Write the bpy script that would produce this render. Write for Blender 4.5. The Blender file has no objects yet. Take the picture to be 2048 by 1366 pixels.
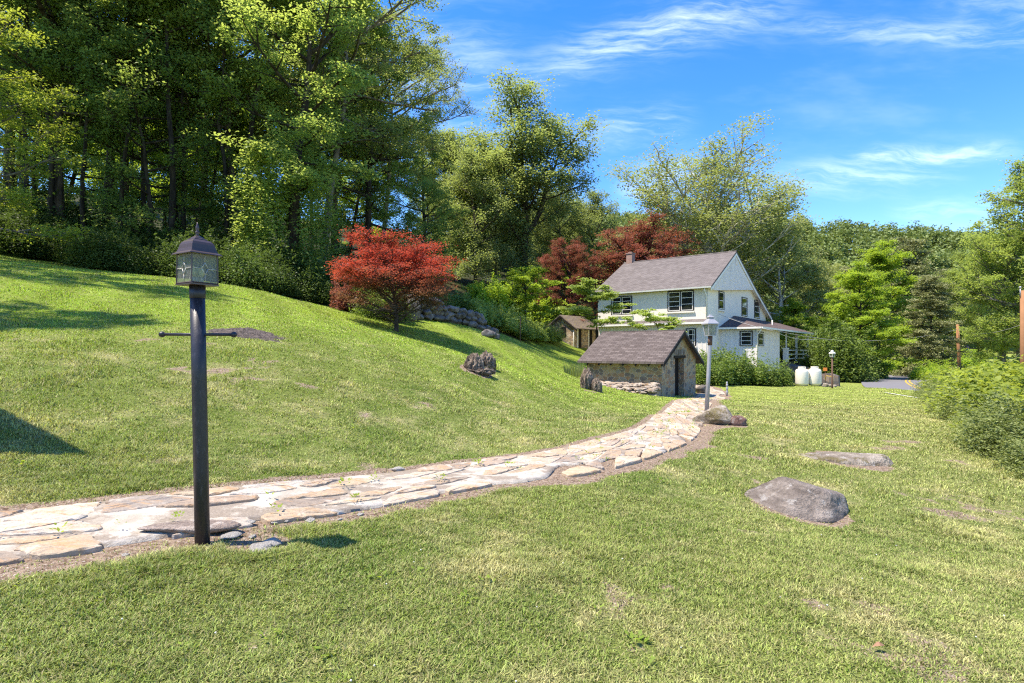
import bpy, bmesh, math, random
import numpy as np
from mathutils import Vector

# ------------------------------------------------------------------ camera, sky, sun, exposure
SC = bpy.context.scene
COL = SC.collection
FPX, CX, HY, EYE = 1138.0, 1024.0, 700.0, 1.5      # focal length in photo pixels, centre column, horizon row, eye height
cam_d = bpy.data.cameras.new("camera")
cam_d.sensor_width = 36.0
cam_d.lens = 36.0 * FPX / 2048.0
cam_d.shift_y = (HY - 683.0) / 2048.0
cam_d.clip_start, cam_d.clip_end = 0.05, 3000.0
cam = bpy.data.objects.new("camera", cam_d)
cam.location = (0, 0, EYE)
cam.rotation_euler = (math.radians(90), 0, 0)
COL.objects.link(cam)
SC.camera = cam

SUN_EL = math.radians(65.5)
SUN_H = Vector((-0.97, -0.24, 0)).normalized()
TO_SUN = Vector((SUN_H.x * math.cos(SUN_EL), SUN_H.y * math.cos(SUN_EL), math.sin(SUN_EL)))
sun_d = bpy.data.lights.new("sun", 'SUN')
sun_d.energy = 5.0
sun_d.angle = math.radians(0.53)
sun_d.color = (1.0, 0.90, 0.76)
sun = bpy.data.objects.new("sun", sun_d)
sun.rotation_euler = TO_SUN.to_track_quat('Z', 'Y').to_euler()
COL.objects.link(sun)

SC.view_settings.view_transform = 'Standard'
SC.view_settings.look = 'None'
SC.view_settings.exposure = 0.94
SC.view_settings.gamma = 1.0
SC.render.engine = 'CYCLES'
SC.cycles.max_bounces = 8
SC.cycles.diffuse_bounces = 6
SC.cycles.glossy_bounces = 2
SC.cycles.transmission_bounces = 4
SC.cycles.transparent_max_bounces = 6
SC.cycles.use_denoising = False
SC.cycles.filter_width = 1.2
SC.cycles.use_adaptive_sampling = False
SC.cycles.sample_clamp_indirect = 3.0
SC.cycles.caustics_reflective = False
SC.cycles.caustics_refractive = False


class NT:
    """small helper round a node tree"""
    def __init__(s, tree):
        s.t = tree
        s.n = tree.nodes
        s.l = tree.links

    def new(s, typ, **kw):
        n = s.n.new(typ)
        for k, v in kw.items():
            setattr(n, k, v)
        return n

    def put(s, sock, v):
        if isinstance(v, bpy.types.NodeSocket):
            s.l.new(v, sock)
        elif v is not None:
            if sock.type == 'RGBA' and len(v) == 3:
                v = (*v, 1)
            sock.default_value = v

    def m(s, op, a, b=None, c=None, clamp=False):
        n = s.new('ShaderNodeMath', operation=op, use_clamp=clamp)
        s.put(n.inputs[0], a)
        if b is not None:
            s.put(n.inputs[1], b)
        if c is not None:
            s.put(n.inputs[2], c)
        return n.outputs[0]

    def vm(s, op, a, b=None):
        n = s.new('ShaderNodeVectorMath', operation=op)
        s.put(n.inputs[0], a)
        if b is not None:
            s.put(n.inputs[3 if op == 'SCALE' else 1], b)
        return n.outputs[0]

    def noise(s, vec, scale, detail=3.0, rough=0.55, dist=0.0, out=0):
        n = s.new('ShaderNodeTexNoise')
        s.put(n.inputs['Vector'], vec)
        n.inputs['Scale'].default_value = scale
        n.inputs['Detail'].default_value = detail
        n.inputs['Roughness'].default_value = rough
        n.inputs['Distortion'].default_value = dist
        return n.outputs[out]

    def mix(s, f, a, b, mode='MIX'):
        n = s.new('ShaderNodeMix', data_type='RGBA', blend_type=mode)
        s.put(n.inputs[0], f)
        s.put(n.inputs[6], a)
        s.put(n.inputs[7], b)
        return n.outputs[2]

    def step(s, v, lo, hi, a=0.0, b=1.0):
        n = s.new('ShaderNodeMapRange', interpolation_type='SMOOTHSTEP')
        s.put(n.inputs[0], v)
        for i, x in ((1, lo), (2, hi), (3, a), (4, b)):
            s.put(n.inputs[i], x)
        return n.outputs[0]

    def attr(s, name):
        return s.new('ShaderNodeAttribute', attribute_name=name).outputs['Fac']

    def sep(s, v):
        n = s.new('ShaderNodeSeparateXYZ')
        s.put(n.inputs[0], v)
        return n.outputs

    def comb(s, x, y, z):
        n = s.new('ShaderNodeCombineXYZ')
        for i, v in enumerate((x, y, z)):
            s.put(n.inputs[i], v)
        return n.outputs[0]


W = bpy.data.worlds.new("World")
SC.world = W
W.use_nodes = True
w = NT(W.node_tree)
w.n.clear()
sky = w.new('ShaderNodeTexSky', sky_type='NISHITA')
sky.sun_disc = False
sky.sun_elevation = SUN_EL
sky.sun_rotation = math.atan2(SUN_H.x, SUN_H.y)
sky.air_density = 1.0
sky.dust_density = 0.3
sky.ozone_density = 1.6
hs = w.new('ShaderNodeHueSaturation')
hs.inputs['Saturation'].default_value = 1.42
hs.inputs['Hue'].default_value = 0.512
hs.inputs['Value'].default_value = 1.25
w.put(hs.inputs['Color'], sky.outputs[0])
dirv = w.new('ShaderNodeTexCoord').outputs['Generated']
sx, sy, sz = w.sep(dirv)
ydiv = w.m('MAXIMUM', w.m('ABSOLUTE', sy), 0.05)
gx, gz = w.m('DIVIDE', sx, ydiv), w.m('DIVIDE', sz, ydiv)
gv = w.comb(gx, gz, 0.0)
warp = w.noise(w.vm('MULTIPLY', gv, (1.5, 3.0, 1)), 1.6, 4.0, 0.6)
warp = w.m('SUBTRACT', warp, 0.5)
cl = None
# cirrus streaks: start azimuth, start height, end azimuth, end height, thickness, strength
for (xa, za, xb, zb, th, k) in ((0.09, 0.515, 0.50, 0.62, 0.042, 0.95), (-0.02, 0.46, 0.20, 0.545, 0.040, 0.45), (0.44, 0.575, 1.0, 0.535, 0.022, 0.6),
                                (0.57, 0.335, 0.90, 0.362, 0.014, 0.95), (0.44, 0.285, 0.78, 0.315, 0.026, 0.7), (0.12, 0.375, 0.32, 0.40, 0.035, 0.55),
                                (0.18, 0.285, 0.34, 0.31, 0.035, 0.9), (0.66, 0.24, 0.86, 0.25, 0.016, 0.5), (-0.22, 0.50, 0.04, 0.44, 0.10, 0.55), (0.72, 0.62, 1.0, 0.60, 0.06, 0.35)):
    sl = (zb - za) / (xb - xa)
    d = w.m('SUBTRACT', w.m('SUBTRACT', gz, za), w.m('MULTIPLY', w.m('SUBTRACT', gx, xa), sl))
    d = w.m('ADD', d, w.m('MULTIPLY', warp, 0.09))
    q = w.m('DIVIDE', d, th)
    band = w.m('POWER', 2.718, w.m('MULTIPLY', w.m('MULTIPLY', q, q), -1.0))
    L = xb - xa
    ends = w.m('MULTIPLY', w.step(gx, xa - 0.1 * L, xa + 0.35 * L), w.step(gx, xb - 0.4 * L, xb + 0.15 * L, 1.0, 0.0))
    b = w.m('MULTIPLY', w.m('MULTIPLY', band, ends), k)
    cl = b if cl is None else w.m('ADD', cl, b)
wisp = w.noise(w.vm('MULTIPLY', w.vm('ADD', gv, w.comb(0, w.m('MULTIPLY', warp, 0.12), 0)), (2.6, 17.0, 1)), 2.4, 9.0, 0.66)
cl = w.m('MULTIPLY', cl, w.step(wisp, 0.36, 0.74, 0.06, 1.05))
veil = w.m('MULTIPLY', w.step(w.noise(w.vm('MULTIPLY', gv, (1.6, 5.0, 1)), 1.5, 5.0, 0.6), 0.48, 0.75), 0.16)
cl = w.m('MULTIPLY', w.m('ADD', cl, veil, clamp=True), w.step(sz, 0.0, 0.15))
skycol = w.mix(w.m('MULTIPLY', cl, 0.50), hs.outputs[0], (7.0, 7.6, 8.4))
bg = w.new('ShaderNodeBackground')
w.put(bg.inputs['Color'], skycol)
bg.inputs['Strength'].default_value = 0.14
wo = w.new('ShaderNodeOutputWorld')
w.l.new(bg.outputs[0], wo.inputs[0])

# ------------------------------------------------------------------ geometry helpers
rnd = random.Random(7)


def P(px, py, d):
    """a point that lies d metres ahead of the eye, seen at photo pixel (px, py)"""
    return np.array([(px - CX) / FPX * d, d, EYE + (HY - py) / FPX * d])


def hash3(i, j, k, seed):
    h = (i * 374761393 + j * 668265263 + k * 2147483647 + seed * 974634777) & 0xffffffff
    h = ((h ^ (h >> 13)) * 1274126177) & 0xffffffff
    h = h ^ (h >> 16)
    return (h & 0xffff) / 65535.0


def vnoise(p, seed=0):
    """value noise in 3-D on an (n, 3) array, 0..1"""
    p = np.asarray(p, float)
    i = np.floor(p).astype(np.int64)
    f = p - i
    f = f * f * (3 - 2 * f)
    r = 0
    for dx in (0, 1):
        for dy in (0, 1):
            for dz in (0, 1):
                wgt = (f[:, 0] if dx else 1 - f[:, 0]) * (f[:, 1] if dy else 1 - f[:, 1]) * (f[:, 2] if dz else 1 - f[:, 2])
                r = r + wgt * hash3(i[:, 0] + dx, i[:, 1] + dy, i[:, 2] + dz, seed)
    return r


def fbm(p, octv=4, seed=0):
    a, s, r = 0.5, 1.0, 0
    for o in range(octv):
        r = r + a * vnoise(np.asarray(p) * s, seed + o)
        a *= 0.5
        s *= 2.03
    return r


def set_props(o, label=None, cat=None, group=None, kind=None):
    for k, v in (("label", label), ("category", cat), ("group", group), ("kind", kind)):
        if v:
            o[k] = v
    return o


def thing(name, loc, label, cat, group=None):
    o = bpy.data.objects.new(name, None)
    o.empty_display_size = 0.3
    o.location = Vector([float(c) for c in loc])
    COL.objects.link(o)
    return set_props(o, label, cat, group)


def base_of(parent):
    b = np.zeros(3)
    while parent is not None:
        b += np.array(parent.location)
        parent = parent.parent
    return b


def link(name, me, mats, parent=None):
    o = bpy.data.objects.new(name, me)
    for m_ in (mats if isinstance(mats, (list, tuple)) else [mats]):
        me.materials.append(m_)
    o.parent = parent
    COL.objects.link(o)
    return o


def dup(o, loc=None, rz=0.0, sc=1.0, parent=None, label=None, group=None):
    """copy a thing with its parts and sub-parts"""
    c = o.copy()
    COL.objects.link(c)
    c.parent = parent
    if parent is None:
        if loc is not None:
            c.location = [float(q) for q in loc]
        c.rotation_euler = (0, 0, rz)
        c.scale = (sc, sc, sc) if not isinstance(sc, tuple) else sc
        if label:
            c["label"] = label
        if group:
            c["group"] = group
    for ch in list(o.children):
        dup(ch, parent=c)
    return c


def np_mesh(name, V, F, var=None, smooth=False, mat_idx=None):
    """mesh from an (n,3) vertex array and an (m,k) face array; var is a value per vertex"""
    me = bpy.data.meshes.new(name)
    V = np.ascontiguousarray(V, np.float32)
    F = np.ascontiguousarray(F, np.int32)
    me.vertices.add(len(V))
    me.vertices.foreach_set("co", V.ravel())
    k = F.shape[1]
    me.loops.add(F.size)
    me.loops.foreach_set("vertex_index", F.ravel())
    me.polygons.add(len(F))
    me.polygons.foreach_set("loop_start", np.arange(0, F.size, k, dtype=np.int32))
    me.polygons.foreach_set("loop_total", np.full(len(F), k, np.int32))
    if smooth:
        me.polygons.foreach_set("use_smooth", np.ones(len(F), bool))
    if mat_idx is not None:
        me.polygons.foreach_set("material_index", np.ascontiguousarray(mat_idx, np.int32))
    if var is not None:
        a = me.attributes.new("var", 'FLOAT', 'POINT')
        a.data.foreach_set("value", np.ascontiguousarray(var, np.float32))
    me.update(calc_edges=True)
    return me


class MB:
    """collects shapes in world coordinates and links them as one mesh object"""
    def __init__(s):
        s.v, s.f, s.mi, s.sm, s.var = [], [], [], [], []

    def add(s, pts, faces, mi=0, smooth=False, var=0.5):
        b = len(s.v)
        s.v.extend([tuple(map(float, p)) for p in pts])
        s.var.extend([var] * len(pts))
        for f in faces:
            s.f.append([b + i for i in f])
            s.mi.append(mi)
            s.sm.append(smooth)
        return s

    def poly(s, pts, mi=0, var=0.5):
        return s.add(pts, [list(range(len(pts)))], mi, False, var)

    def prism(s, pts, ext, mi=0, var=0.5):
        pts = [np.array(p, float) for p in pts]
        ext = np.array(ext, float)
        n = len(pts)
        nrm = np.zeros(3)
        for i in range(n):
            nrm += np.cross(pts[i], pts[(i + 1) % n])
        if np.dot(nrm, ext) > 0:
            pts = pts[::-1]
        q = pts + [p + ext for p in pts]
        fs = [list(range(n)), list(range(2 * n - 1, n - 1, -1))]
        for i in range(n):
            j = (i + 1) % n
            fs.append([j, i, n + i, n + j])
        return s.add(q, fs, mi, False, var)

    def box(s, c, ax, ay, az, mi=0, var=0.5):
        """centre and three half axes"""
        c, ax, ay, az = (np.array(k, float) for k in (c, ax, ay, az))
        return s.prism([c - ax - ay - az, c + ax - ay - az, c + ax + ay - az, c - ax + ay - az], 2 * az, mi, var)

    def tube(s, pts, rad, n=8, mi=0, smooth=True, var=0.5, cap=True):
        pts = [np.array(p, float) for p in pts]
        if not hasattr(rad, '__len__'):
            rad = [rad] * len(pts)
        V, F = tube_np(pts, rad, n)
        fs = [list(f) for f in F]
        if cap:
            fs.append(list(range(n - 1, -1, -1)))
            fs.append(list(range(len(V) - n, len(V))))
        return s.add(V, fs, mi, smooth, var)

    def lathe(s, c, prof, n=20, mi=0, smooth=True, axis=None):
        """profile of (radius, height) turned about the vertical through c"""
        V = []
        for r, z in prof:
            for i in range(n):
                a = 2 * math.pi * i / n
                V.append((c[0] + r * math.cos(a), c[1] + r * math.sin(a), c[2] + z))
        F = []
        for j in range(len(prof) - 1):
            for i in range(n):
                k = (i + 1) % n
                F.append([j * n + i, j * n + k, (j + 1) * n + k, (j + 1) * n + i])
        F.append(list(range(n - 1, -1, -1)))
        F.append([(len(prof) - 1) * n + i for i in range(n)])
        return s.add(V, F, mi, smooth)

    def build(s, name, mats, parent=None, bevel=0.0):
        b = base_of(parent)
        me = bpy.data.meshes.new(name)
        V = np.array(s.v) - b
        me.from_pydata([tuple(v) for v in V], [], s.f)
        me.polygons.foreach_set("material_index", np.array(s.mi, np.int32))
        me.polygons.foreach_set("use_smooth", np.array(s.sm, bool))
        a = me.attributes.new("var", 'FLOAT', 'POINT')
        a.data.foreach_set("value", np.array(s.var, np.float32))
        uv = me.uv_layers.new(name="UVMap")
        wv = np.array(s.v)
        out = np.zeros((len(me.loops), 2), np.float32)
        for p in me.polygons:
            n_ = np.array(p.normal)
            u_ = np.cross((0, 0, 1), n_)
            lu = np.linalg.norm(u_)
            u_ = u_ / lu if lu > 0.05 else np.array([1.0, 0, 0])
            v_ = np.cross(n_, u_)
            for li, vi in zip(p.loop_indices, p.vertices):
                out[li] = (wv[vi] @ u_, wv[vi] @ v_)
        uv.data.foreach_set("uv", out.ravel())
        o = link(name, me, mats, parent)
        if bevel:
            md = o.modifiers.new("bevel", 'BEVEL')
            md.width, md.segments, md.limit_method = bevel, 2, 'ANGLE'
        return o


def tube_np(pts, rad, n):
    pts = np.array(pts, float)
    m_ = len(pts)
    t = np.gradient(pts, axis=0)
    t /= np.linalg.norm(t, axis=1)[:, None] + 1e-9
    ref = np.array([1.0, 0, 0]) if abs(t[0][2]) > 0.8 else np.array([0, 0, 1.0])
    V = np.zeros((m_, n, 3))
    ang = 2 * np.pi * np.arange(n) / n
    for i in range(m_):
        a = np.cross(ref, t[i])
        a /= np.linalg.norm(a) + 1e-9
        b = np.cross(t[i], a)
        V[i] = pts[i] + rad[i] * (np.cos(ang)[:, None] * a + np.sin(ang)[:, None] * b)
    i, j = np.meshgrid(np.arange(m_ - 1), np.arange(n), indexing='ij')
    k = (j + 1) % n
    F = np.stack([i * n + j, i * n + k, (i + 1) * n + k, (i + 1) * n + j], -1).reshape(-1, 4)
    return V.reshape(-1, 3), F


_ico = {}


def ico(sub):
    if sub not in _ico:
        bm = bmesh.new()
        bmesh.ops.create_icosphere(bm, subdivisions=sub, radius=1.0)
        V = np.array([v.co[:] for v in bm.verts])
        F = np.array([[v.index for v in f.verts] for f in bm.faces])
        bm.free()
        V /= np.linalg.norm(V, axis=1)[:, None]
        _ico[sub] = (V, F)
    return _ico[sub]


def rock_np(seed, size, sub=4, planes=14, rough=0.06, fine=0.02, freq=2.0, soft=0.06, cuts=None):
    """faceted weathered stone: the inside of random planes, softened and roughened"""
    r_ = np.random.RandomState(seed)
    D, F = ico(sub)
    N = r_.normal(size=(planes, 3))
    N /= np.linalg.norm(N, axis=1)[:, None]
    h = r_.uniform(0.72, 1.0, planes)
    if cuts is not None:
        N = np.vstack([N, [c[0] for c in cuts]])
        N /= np.linalg.norm(N, axis=1)[:, None]
        h = np.concatenate([h, [c[1] for c in cuts]])
    dots = D @ N.T
    rr = np.where(dots > 0.08, h / np.maximum(dots, 0.08), 9.0)
    rad = -soft * np.log(np.exp(-np.minimum(rr, 3.0) / soft).sum(1))
    rad = np.minimum(rad, 1.25)
    rad = rad * (1 + rough * 2 * (fbm(D * freq + seed, 3, seed) - 0.45) + fine * 2 * (fbm(D * freq * 5 + seed, 3, seed + 9) - 0.45))
    return D * rad[:, None] * np.array(size), F


def rotz(V, a):
    c, s_ = math.cos(a), math.sin(a)
    return V @ np.array([[c, s_, 0], [-s_, c, 0], [0, 0, 1.0]])

# ------------------------------------------------------------------ terrain
CP = [(-300, 1366, 1.85), (0, 1366, 1.9), (1024, 1366, 2.1), (2048, 1366, 2.25), (2600, 1366, 2.4),
      (405, 1088, 3.1), (700, 1025, 3.9), (1000, 968, 4.85), (1250, 935, 5.7), (1340, 905, 6.6), (1408, 850, 9.5), (1415, 830, 10.8),
      (1400, 800, 17), (1324, 793, 24), (1391, 792, 26.5), (1600, 1030, 4.9), (1700, 925, 7.3), (2048, 935, 7.5), (1600, 830, 13),
      (1850, 797, 23), (1900, 830, 15), (1620, 771, 34.6), (1760, 776, 30), (1665, 778, 31), (1470, 766, 36), (1560, 772, 35),
      (1795, 786, 31), (1790, 768, 42), (1780, 755, 56), (1910, 728, 92), (1700, 760, 50),
      (0, 1020, 3.55), (400, 978, 4.05), (0, 1130, 2.75), (790, 945, 5.2), (1060, 908, 6.6), (1250, 865, 8.6), (1300, 842, 10.3),
      (490, 668, 10), (500, 577, 21), (0, 512, 22), (250, 547, 21), (650, 612, 24), (0, 650, 9.5), (0, 800, 5.5), (100, 880, 4.7),
      (790, 663, 20), (790, 760, 9), (960, 738, 13), (940, 652, 27), (985, 674, 25), (1060, 690, 38), (1147, 694, 48), (1150, 753, 25.5),
      (1181, 782, 20), (1060, 760, 14), (1000, 800, 11), (1150, 810, 13.5), (1250, 830, 11.5), (1300, 806, 17), (1130, 716, 36)]
CW = [tuple(P(*c)) for c in CP]
CW += [(0, -10, .4), (-10, -8, 2.0), (10, -10, -.3), (-14, 4, 2.7), (-16, 10, 3.6), (-24, 16, 5.6), (-9, 0, 1.5),
       (11.5, 60, 3.0), (-5, 40, 6.0), (-15, 40, 8.0), (-30, 34, 9.5), (-60, 30, 13), (-40, 60, 14), (0, 70, 9), (14, 90, 7), (-60, 120, 30),
       (0, 140, 22), (0, 260, 52), (70, 150, 10), (110, 250, 48), (150, 260, 47), (210, 255, 42), (80, 240, 46), (170, 150, 4), (240, 160, 8), (40, 110, 0.0),
       (60, 60, -1.2), (30, 60, -1.1), (15, 10, -.6), (30, 20, -1.5), (45, 35, -1.6), (70, 70, -1.0), (25, -10, -1.2), (80, 20, -2), (100, 80, -1),
       (-400, 0, 60), (-400, 400, 90), (0, 420, 62), (400, 420, 40), (400, 0, 0), (0, -300, 2), (400, -300, -2), (-400, -300, 40), (21, 44, -.9), (14, 42, -.75), (18, 52, -.6)]
CW = np.array(CW)
_S = 30.0


def _phi(r):
    return np.where(r > 1e-9, r * r * np.log(np.maximum(r, 1e-9)), 0.0)


def _solve():
    X = CW[:, :2] / _S
    n = len(X)
    K = _phi(np.linalg.norm(X[:, None] - X[None], axis=2)) + np.eye(n) * 2e-4
    Q = np.hstack([np.ones((n, 1)), X])
    A = np.zeros((n + 3, n + 3))
    A[:n, :n] = K
    A[:n, n:] = Q
    A[n:, :n] = Q.T
    return np.linalg.solve(A, np.concatenate([CW[:, 2], np.zeros(3)]))


_TW = _solve()


def zg(x, y):
    """ground height"""
    x = np.asarray(x, float)
    y = np.asarray(y, float)
    sh = x.shape
    x, y = x.ravel() / _S, y.ravel() / _S
    out = np.empty(len(x))
    X = CW[:, :2] / _S
    for a in range(0, len(x), 40000):
        xa, ya = x[a:a + 40000], y[a:a + 40000]
        r2 = (xa[:, None] - X[None, :, 0]) ** 2 + (ya[:, None] - X[None, :, 1]) ** 2
        out[a:a + 40000] = (0.5 * r2 * np.log(np.maximum(r2, 1e-12))) @ _TW[:-3] + _TW[-3] + _TW[-2] * xa + _TW[-1] * ya
    return out.reshape(sh)


def z1(x, y):
    return float(zg(np.array([x]), np.array([y]))[0])


_DS = np.exp(np.linspace(np.log(1.2), np.log(160), 700))


def G(px, py):
    """the ground point seen at photo pixel (px, py)"""
    x = (px - CX) / FPX * _DS
    z = EYE + (HY - py) / FPX * _DS
    h = z - zg(x, _DS)
    i = np.where(h < 0)[0]
    i = i[0] if len(i) and i[0] > 0 else len(_DS) - 1
    t = h[i - 1] / (h[i - 1] - h[i] + 1e-12)
    d = _DS[i - 1] + (_DS[i] - _DS[i - 1]) * min(max(t, 0), 1)
    p = P(px, py, d)
    p[2] = z1(p[0], p[1])
    return p


def GD(px, d):
    """the ground point d metres ahead in photo column px"""
    x = (px - CX) / FPX * d
    return np.array([x, d, z1(x, d)])


# ------------------------------------------------------------------ the path's line
PAIRS = [((0, 1026), (0, 1128)), ((200, 1005), (200, 1104)), ((400, 981), (420, 1066)), ((600, 962), (640, 1036)), ((790, 945), (860, 995)),
         ((930, 925), (1010, 968)), ((1060, 908), (1140, 957)), ((1160, 890), (1265, 931)), ((1250, 865), (1347, 902)), ((1300, 842), (1392, 878)),
         ((1328, 820), (1409, 850)), ((1347, 806), (1416, 826)), ((1362, 798.5), (1424, 806))]
LE = [G(*a) for a, b in PAIRS]
RE = [G(*b) for a, b in PAIRS]
for q in ((G(1394, 791), G(1455, 793)), (G(1399, 783), G(1447, 783)), (G(1392, 776), G(1425, 773)), (G(1376, 771), G(1398, 767))):
    LE.append(q[0])
    RE.append(q[1])
dl = LE[0] - LE[1]
for k in (1, 2, 3):
    LE.insert(0, LE[0] + dl / np.linalg.norm(dl) * 1.2 + np.array([0, -.12, 0]))
    RE.insert(0, RE[0] + dl / np.linalg.norm(dl) * 1.2 + np.array([0, -.12, 0]))
LE, RE = np.array(LE)[:, :2], np.array(RE)[:, :2]


def resample(A, B, n):
    mid = (A + B) / 2
    for it in range(2):       # ease the polyline's corners
        A = np.vstack([A[:1], np.stack([A[:-1] * .75 + A[1:] * .25, A[:-1] * .25 + A[1:] * .75], 1).reshape(-1, 2), A[-1:]])
        B = np.vstack([B[:1], np.stack([B[:-1] * .75 + B[1:] * .25, B[:-1] * .25 + B[1:] * .75], 1).reshape(-1, 2), B[-1:]])
    mid = (A + B) / 2
    s = np.concatenate([[0], np.cumsum(np.linalg.norm(np.diff(mid, axis=0), axis=1))])
    q = np.linspace(0, s[-1], n)
    f = lambda C: np.stack([np.interp(q, s, C[:, 0]), np.interp(q, s, C[:, 1])], 1)
    return f(A), f(B), q


PL, PR, PS = resample(LE, RE, 130)
PM = (PL + PR) / 2
PH = np.linalg.norm(PL - PR, axis=1) / 2


def path_out(x, y):
    """metres outside the path's edge (negative inside) and whether the uphill edge is the nearer"""
    x, y = np.asarray(x, float), np.asarray(y, float)
    out, up = np.empty(len(x)), np.empty(len(x), bool)
    d_ = []
    for E, sg in ((PL, 1), (PR, -1)):
        T = np.gradient(E, axis=0)
        T /= np.linalg.norm(T, axis=1)[:, None] + 1e-9
        d_.append((E, T, sg))
    for a in range(0, len(x), 20000):
        xa, ya = x[a:a + 20000], y[a:a + 20000]
        r_ = []
        for E, T, sg in d_:
            d2 = (xa[:, None] - E[None, :, 0]) ** 2 + (ya[:, None] - E[None, :, 1]) ** 2
            i = d2.argmin(1)
            rx, ry = xa - E[i, 0], ya - E[i, 1]
            cr = (T[i, 0] * ry - T[i, 1] * rx) * sg
            al = np.abs(T[i, 0] * rx + T[i, 1] * ry)
            r_.append(np.where(cr >= 0, 1, -1) * np.sqrt(cr ** 2 + np.maximum(al - 0.25, 0) ** 2))
        out[a:a + 20000] = np.maximum(r_[0], r_[1])
        up[a:a + 20000] = r_[0] > r_[1]
    return out, up


LAMP1 = G(405, 1088)
BARE = []          # (x, y, radius): bare earth spots round stones, stumps and posts


def bare_mask(x, y):
    """0 lawn .. 1 bare earth beside the path and round stones"""
    off, up = path_out(x, y)
    n = vnoise(np.stack([x * 2.3, y * 2.3, x * 0], 1), 3) * .6 + vnoise(np.stack([x * 9, y * 9, x * 0], 1), 4) * .4
    side = np.where(up, 0.03 + 0.10 * n, 0.08 + 0.36 * n * n)
    m = np.clip(1 - (off - side) / 0.10, 0, 1)
    for bx, by, br in BARE:
        d = np.hypot(x - bx, y - by)
        m = np.maximum(m, np.clip((br * (0.75 + .5 * n) - d) / 0.06, 0, 1))
    p = vnoise(np.stack([x * 1.7, y * 1.7, x * 0 + 5], 1), 21) * .6 + vnoise(np.stack([x * 6, y * 6, x * 0], 1), 22) * .4
    m = np.maximum(m, np.clip((p - 0.69) * 5, 0, 0.62) * (y < 9))
    return m


# ------------------------------------------------------------------ materials of the setting
def new_mat(name):
    m_ = bpy.data.materials.new(name)
    m_.use_nodes = True
    n = NT(m_.node_tree)
    n.n.clear()
    out = n.new('ShaderNodeOutputMaterial')
    return m_, n, out


def pbsdf(n, col, rough=0.8, spec=0.3, bump=None, bstr=0.3, bdist=0.02, metal=0.0):
    b = n.new('ShaderNodeBsdfPrincipled')
    n.put(b.inputs['Base Color'], col)
    n.put(b.inputs['Roughness'], rough)
    b.inputs['Specular IOR Level'].default_value = spec
    b.inputs['Metallic'].default_value = metal
    if bump is not None:
        bn = n.new('ShaderNodeBump')
        bn.inputs['Strength'].default_value = bstr
        bn.inputs['Distance'].default_value = bdist
        n.put(bn.inputs['Height'], bump)
        n.l.new(bn.outputs[0], b.inputs['Normal'])
    return b


def lawn_colour(n, pos):
    """patchy mown turf: fresh green, olive and straw, with faint mowing bands"""
    px, py, pz = n.sep(pos)
    big = n.noise(pos, 0.35, 4.0, 0.6)
    mid = n.noise(pos, 1.5, 4.0, 0.62)
    col = n.mix(n.step(mid, 0.28, 0.74), (0.110, 0.158, 0.028), (0.220, 0.252, 0.070))
    col = n.mix(n.step(big, 0.36, 0.70, 0.0, 0.6), col, (0.178, 0.212, 0.046))
    fresh = n.step(n.m('SUBTRACT', py, n.m('MULTIPLY', px, 0.55)), 9.0, 17.0, 0.0, 0.85)
    col = n.mix(fresh, col, (0.205, 0.285, 0.030))
    straw = n.step(n.noise(n.vm('ADD', pos, (7.3, 2.2, 0)), 1.3, 7.0, 0.75), 0.47, 0.70, 0.0, 0.65)
    straw = n.m('MULTIPLY', straw, n.m('SUBTRACT', 1.0, n.m('MULTIPLY', fresh, 0.75)))
    col = n.mix(straw, col, (0.450, 0.385, 0.205))
    right = n.step(n.m('SUBTRACT', px, n.m('MULTIPLY', py, 0.12)), 0.0, 7.0, 0.0, 0.28)
    col = n.mix(right, col, (0.360, 0.335, 0.135))
    w_ = n.m('ADD', n.m('MULTIPLY', px, 0.80), n.m('MULTIPLY', py, 0.42))
    w_ = n.m('ADD', w_, n.m('MULTIPLY', big, 2.2))
    band = n.m('MULTIPLY', n.m('SINE', n.m('MULTIPLY', w_, 4.4)), n.step(py, 6.0, 16.0, 0.02, 0.14))
    k = n.m('ADD', 1.0, band)
    return n.vm('SCALE', col, n.m('MULTIPLY', k, 1.28))


def mat_ground():
    m_, n, out = new_mat("lawn_turf")
    pos = n.new('ShaderNodeNewGeometry').outputs['Position']
    col = lawn_colour(n, pos)
    fine = n.noise(pos, 55.0, 4.0, 0.7)
    fine2 = n.noise(pos, 14.0, 4.0, 0.7)
    col = n.vm('SCALE', col, n.m('ADD', 0.12, n.m('ADD', n.m('MULTIPLY', fine, 0.75), n.m('MULTIPLY', fine2, 0.5))))
    dn = n.noise(pos, 30.0, 5.0, 0.7)
    dirt = n.mix(n.step(dn, 0.35, 0.62), (0.135, 0.085, 0.055), (0.36, 0.27, 0.19))
    dirt = n.mix(n.step(n.noise(pos, 95.0, 2.0), 0.60, 0.68), dirt, (0.58, 0.53, 0.46))
    bare = n.attr("bare")
    bm_ = n.step(n.m('ADD', bare, n.m('MULTIPLY', n.m('SUBTRACT', dn, 0.5), 0.9)), 0.35, 0.62)
    col = n.mix(bm_, col, dirt)
    wood = n.attr("wood")
    litter = n.mix(n.step(n.noise(pos, 3.0, 6.0, 0.7), 0.4, 0.65), (0.045, 0.035, 0.02), (0.05, 0.075, 0.018))
    col = n.mix(wood, col, litter)
    b = pbsdf(n, col, 0.95, 0.1, n.m('ADD', fine, n.m('MULTIPLY', fine2, 1.5)), 0.7, 0.05)
    n.l.new(b.outputs[0], out.inputs[0])
    return m_


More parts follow.
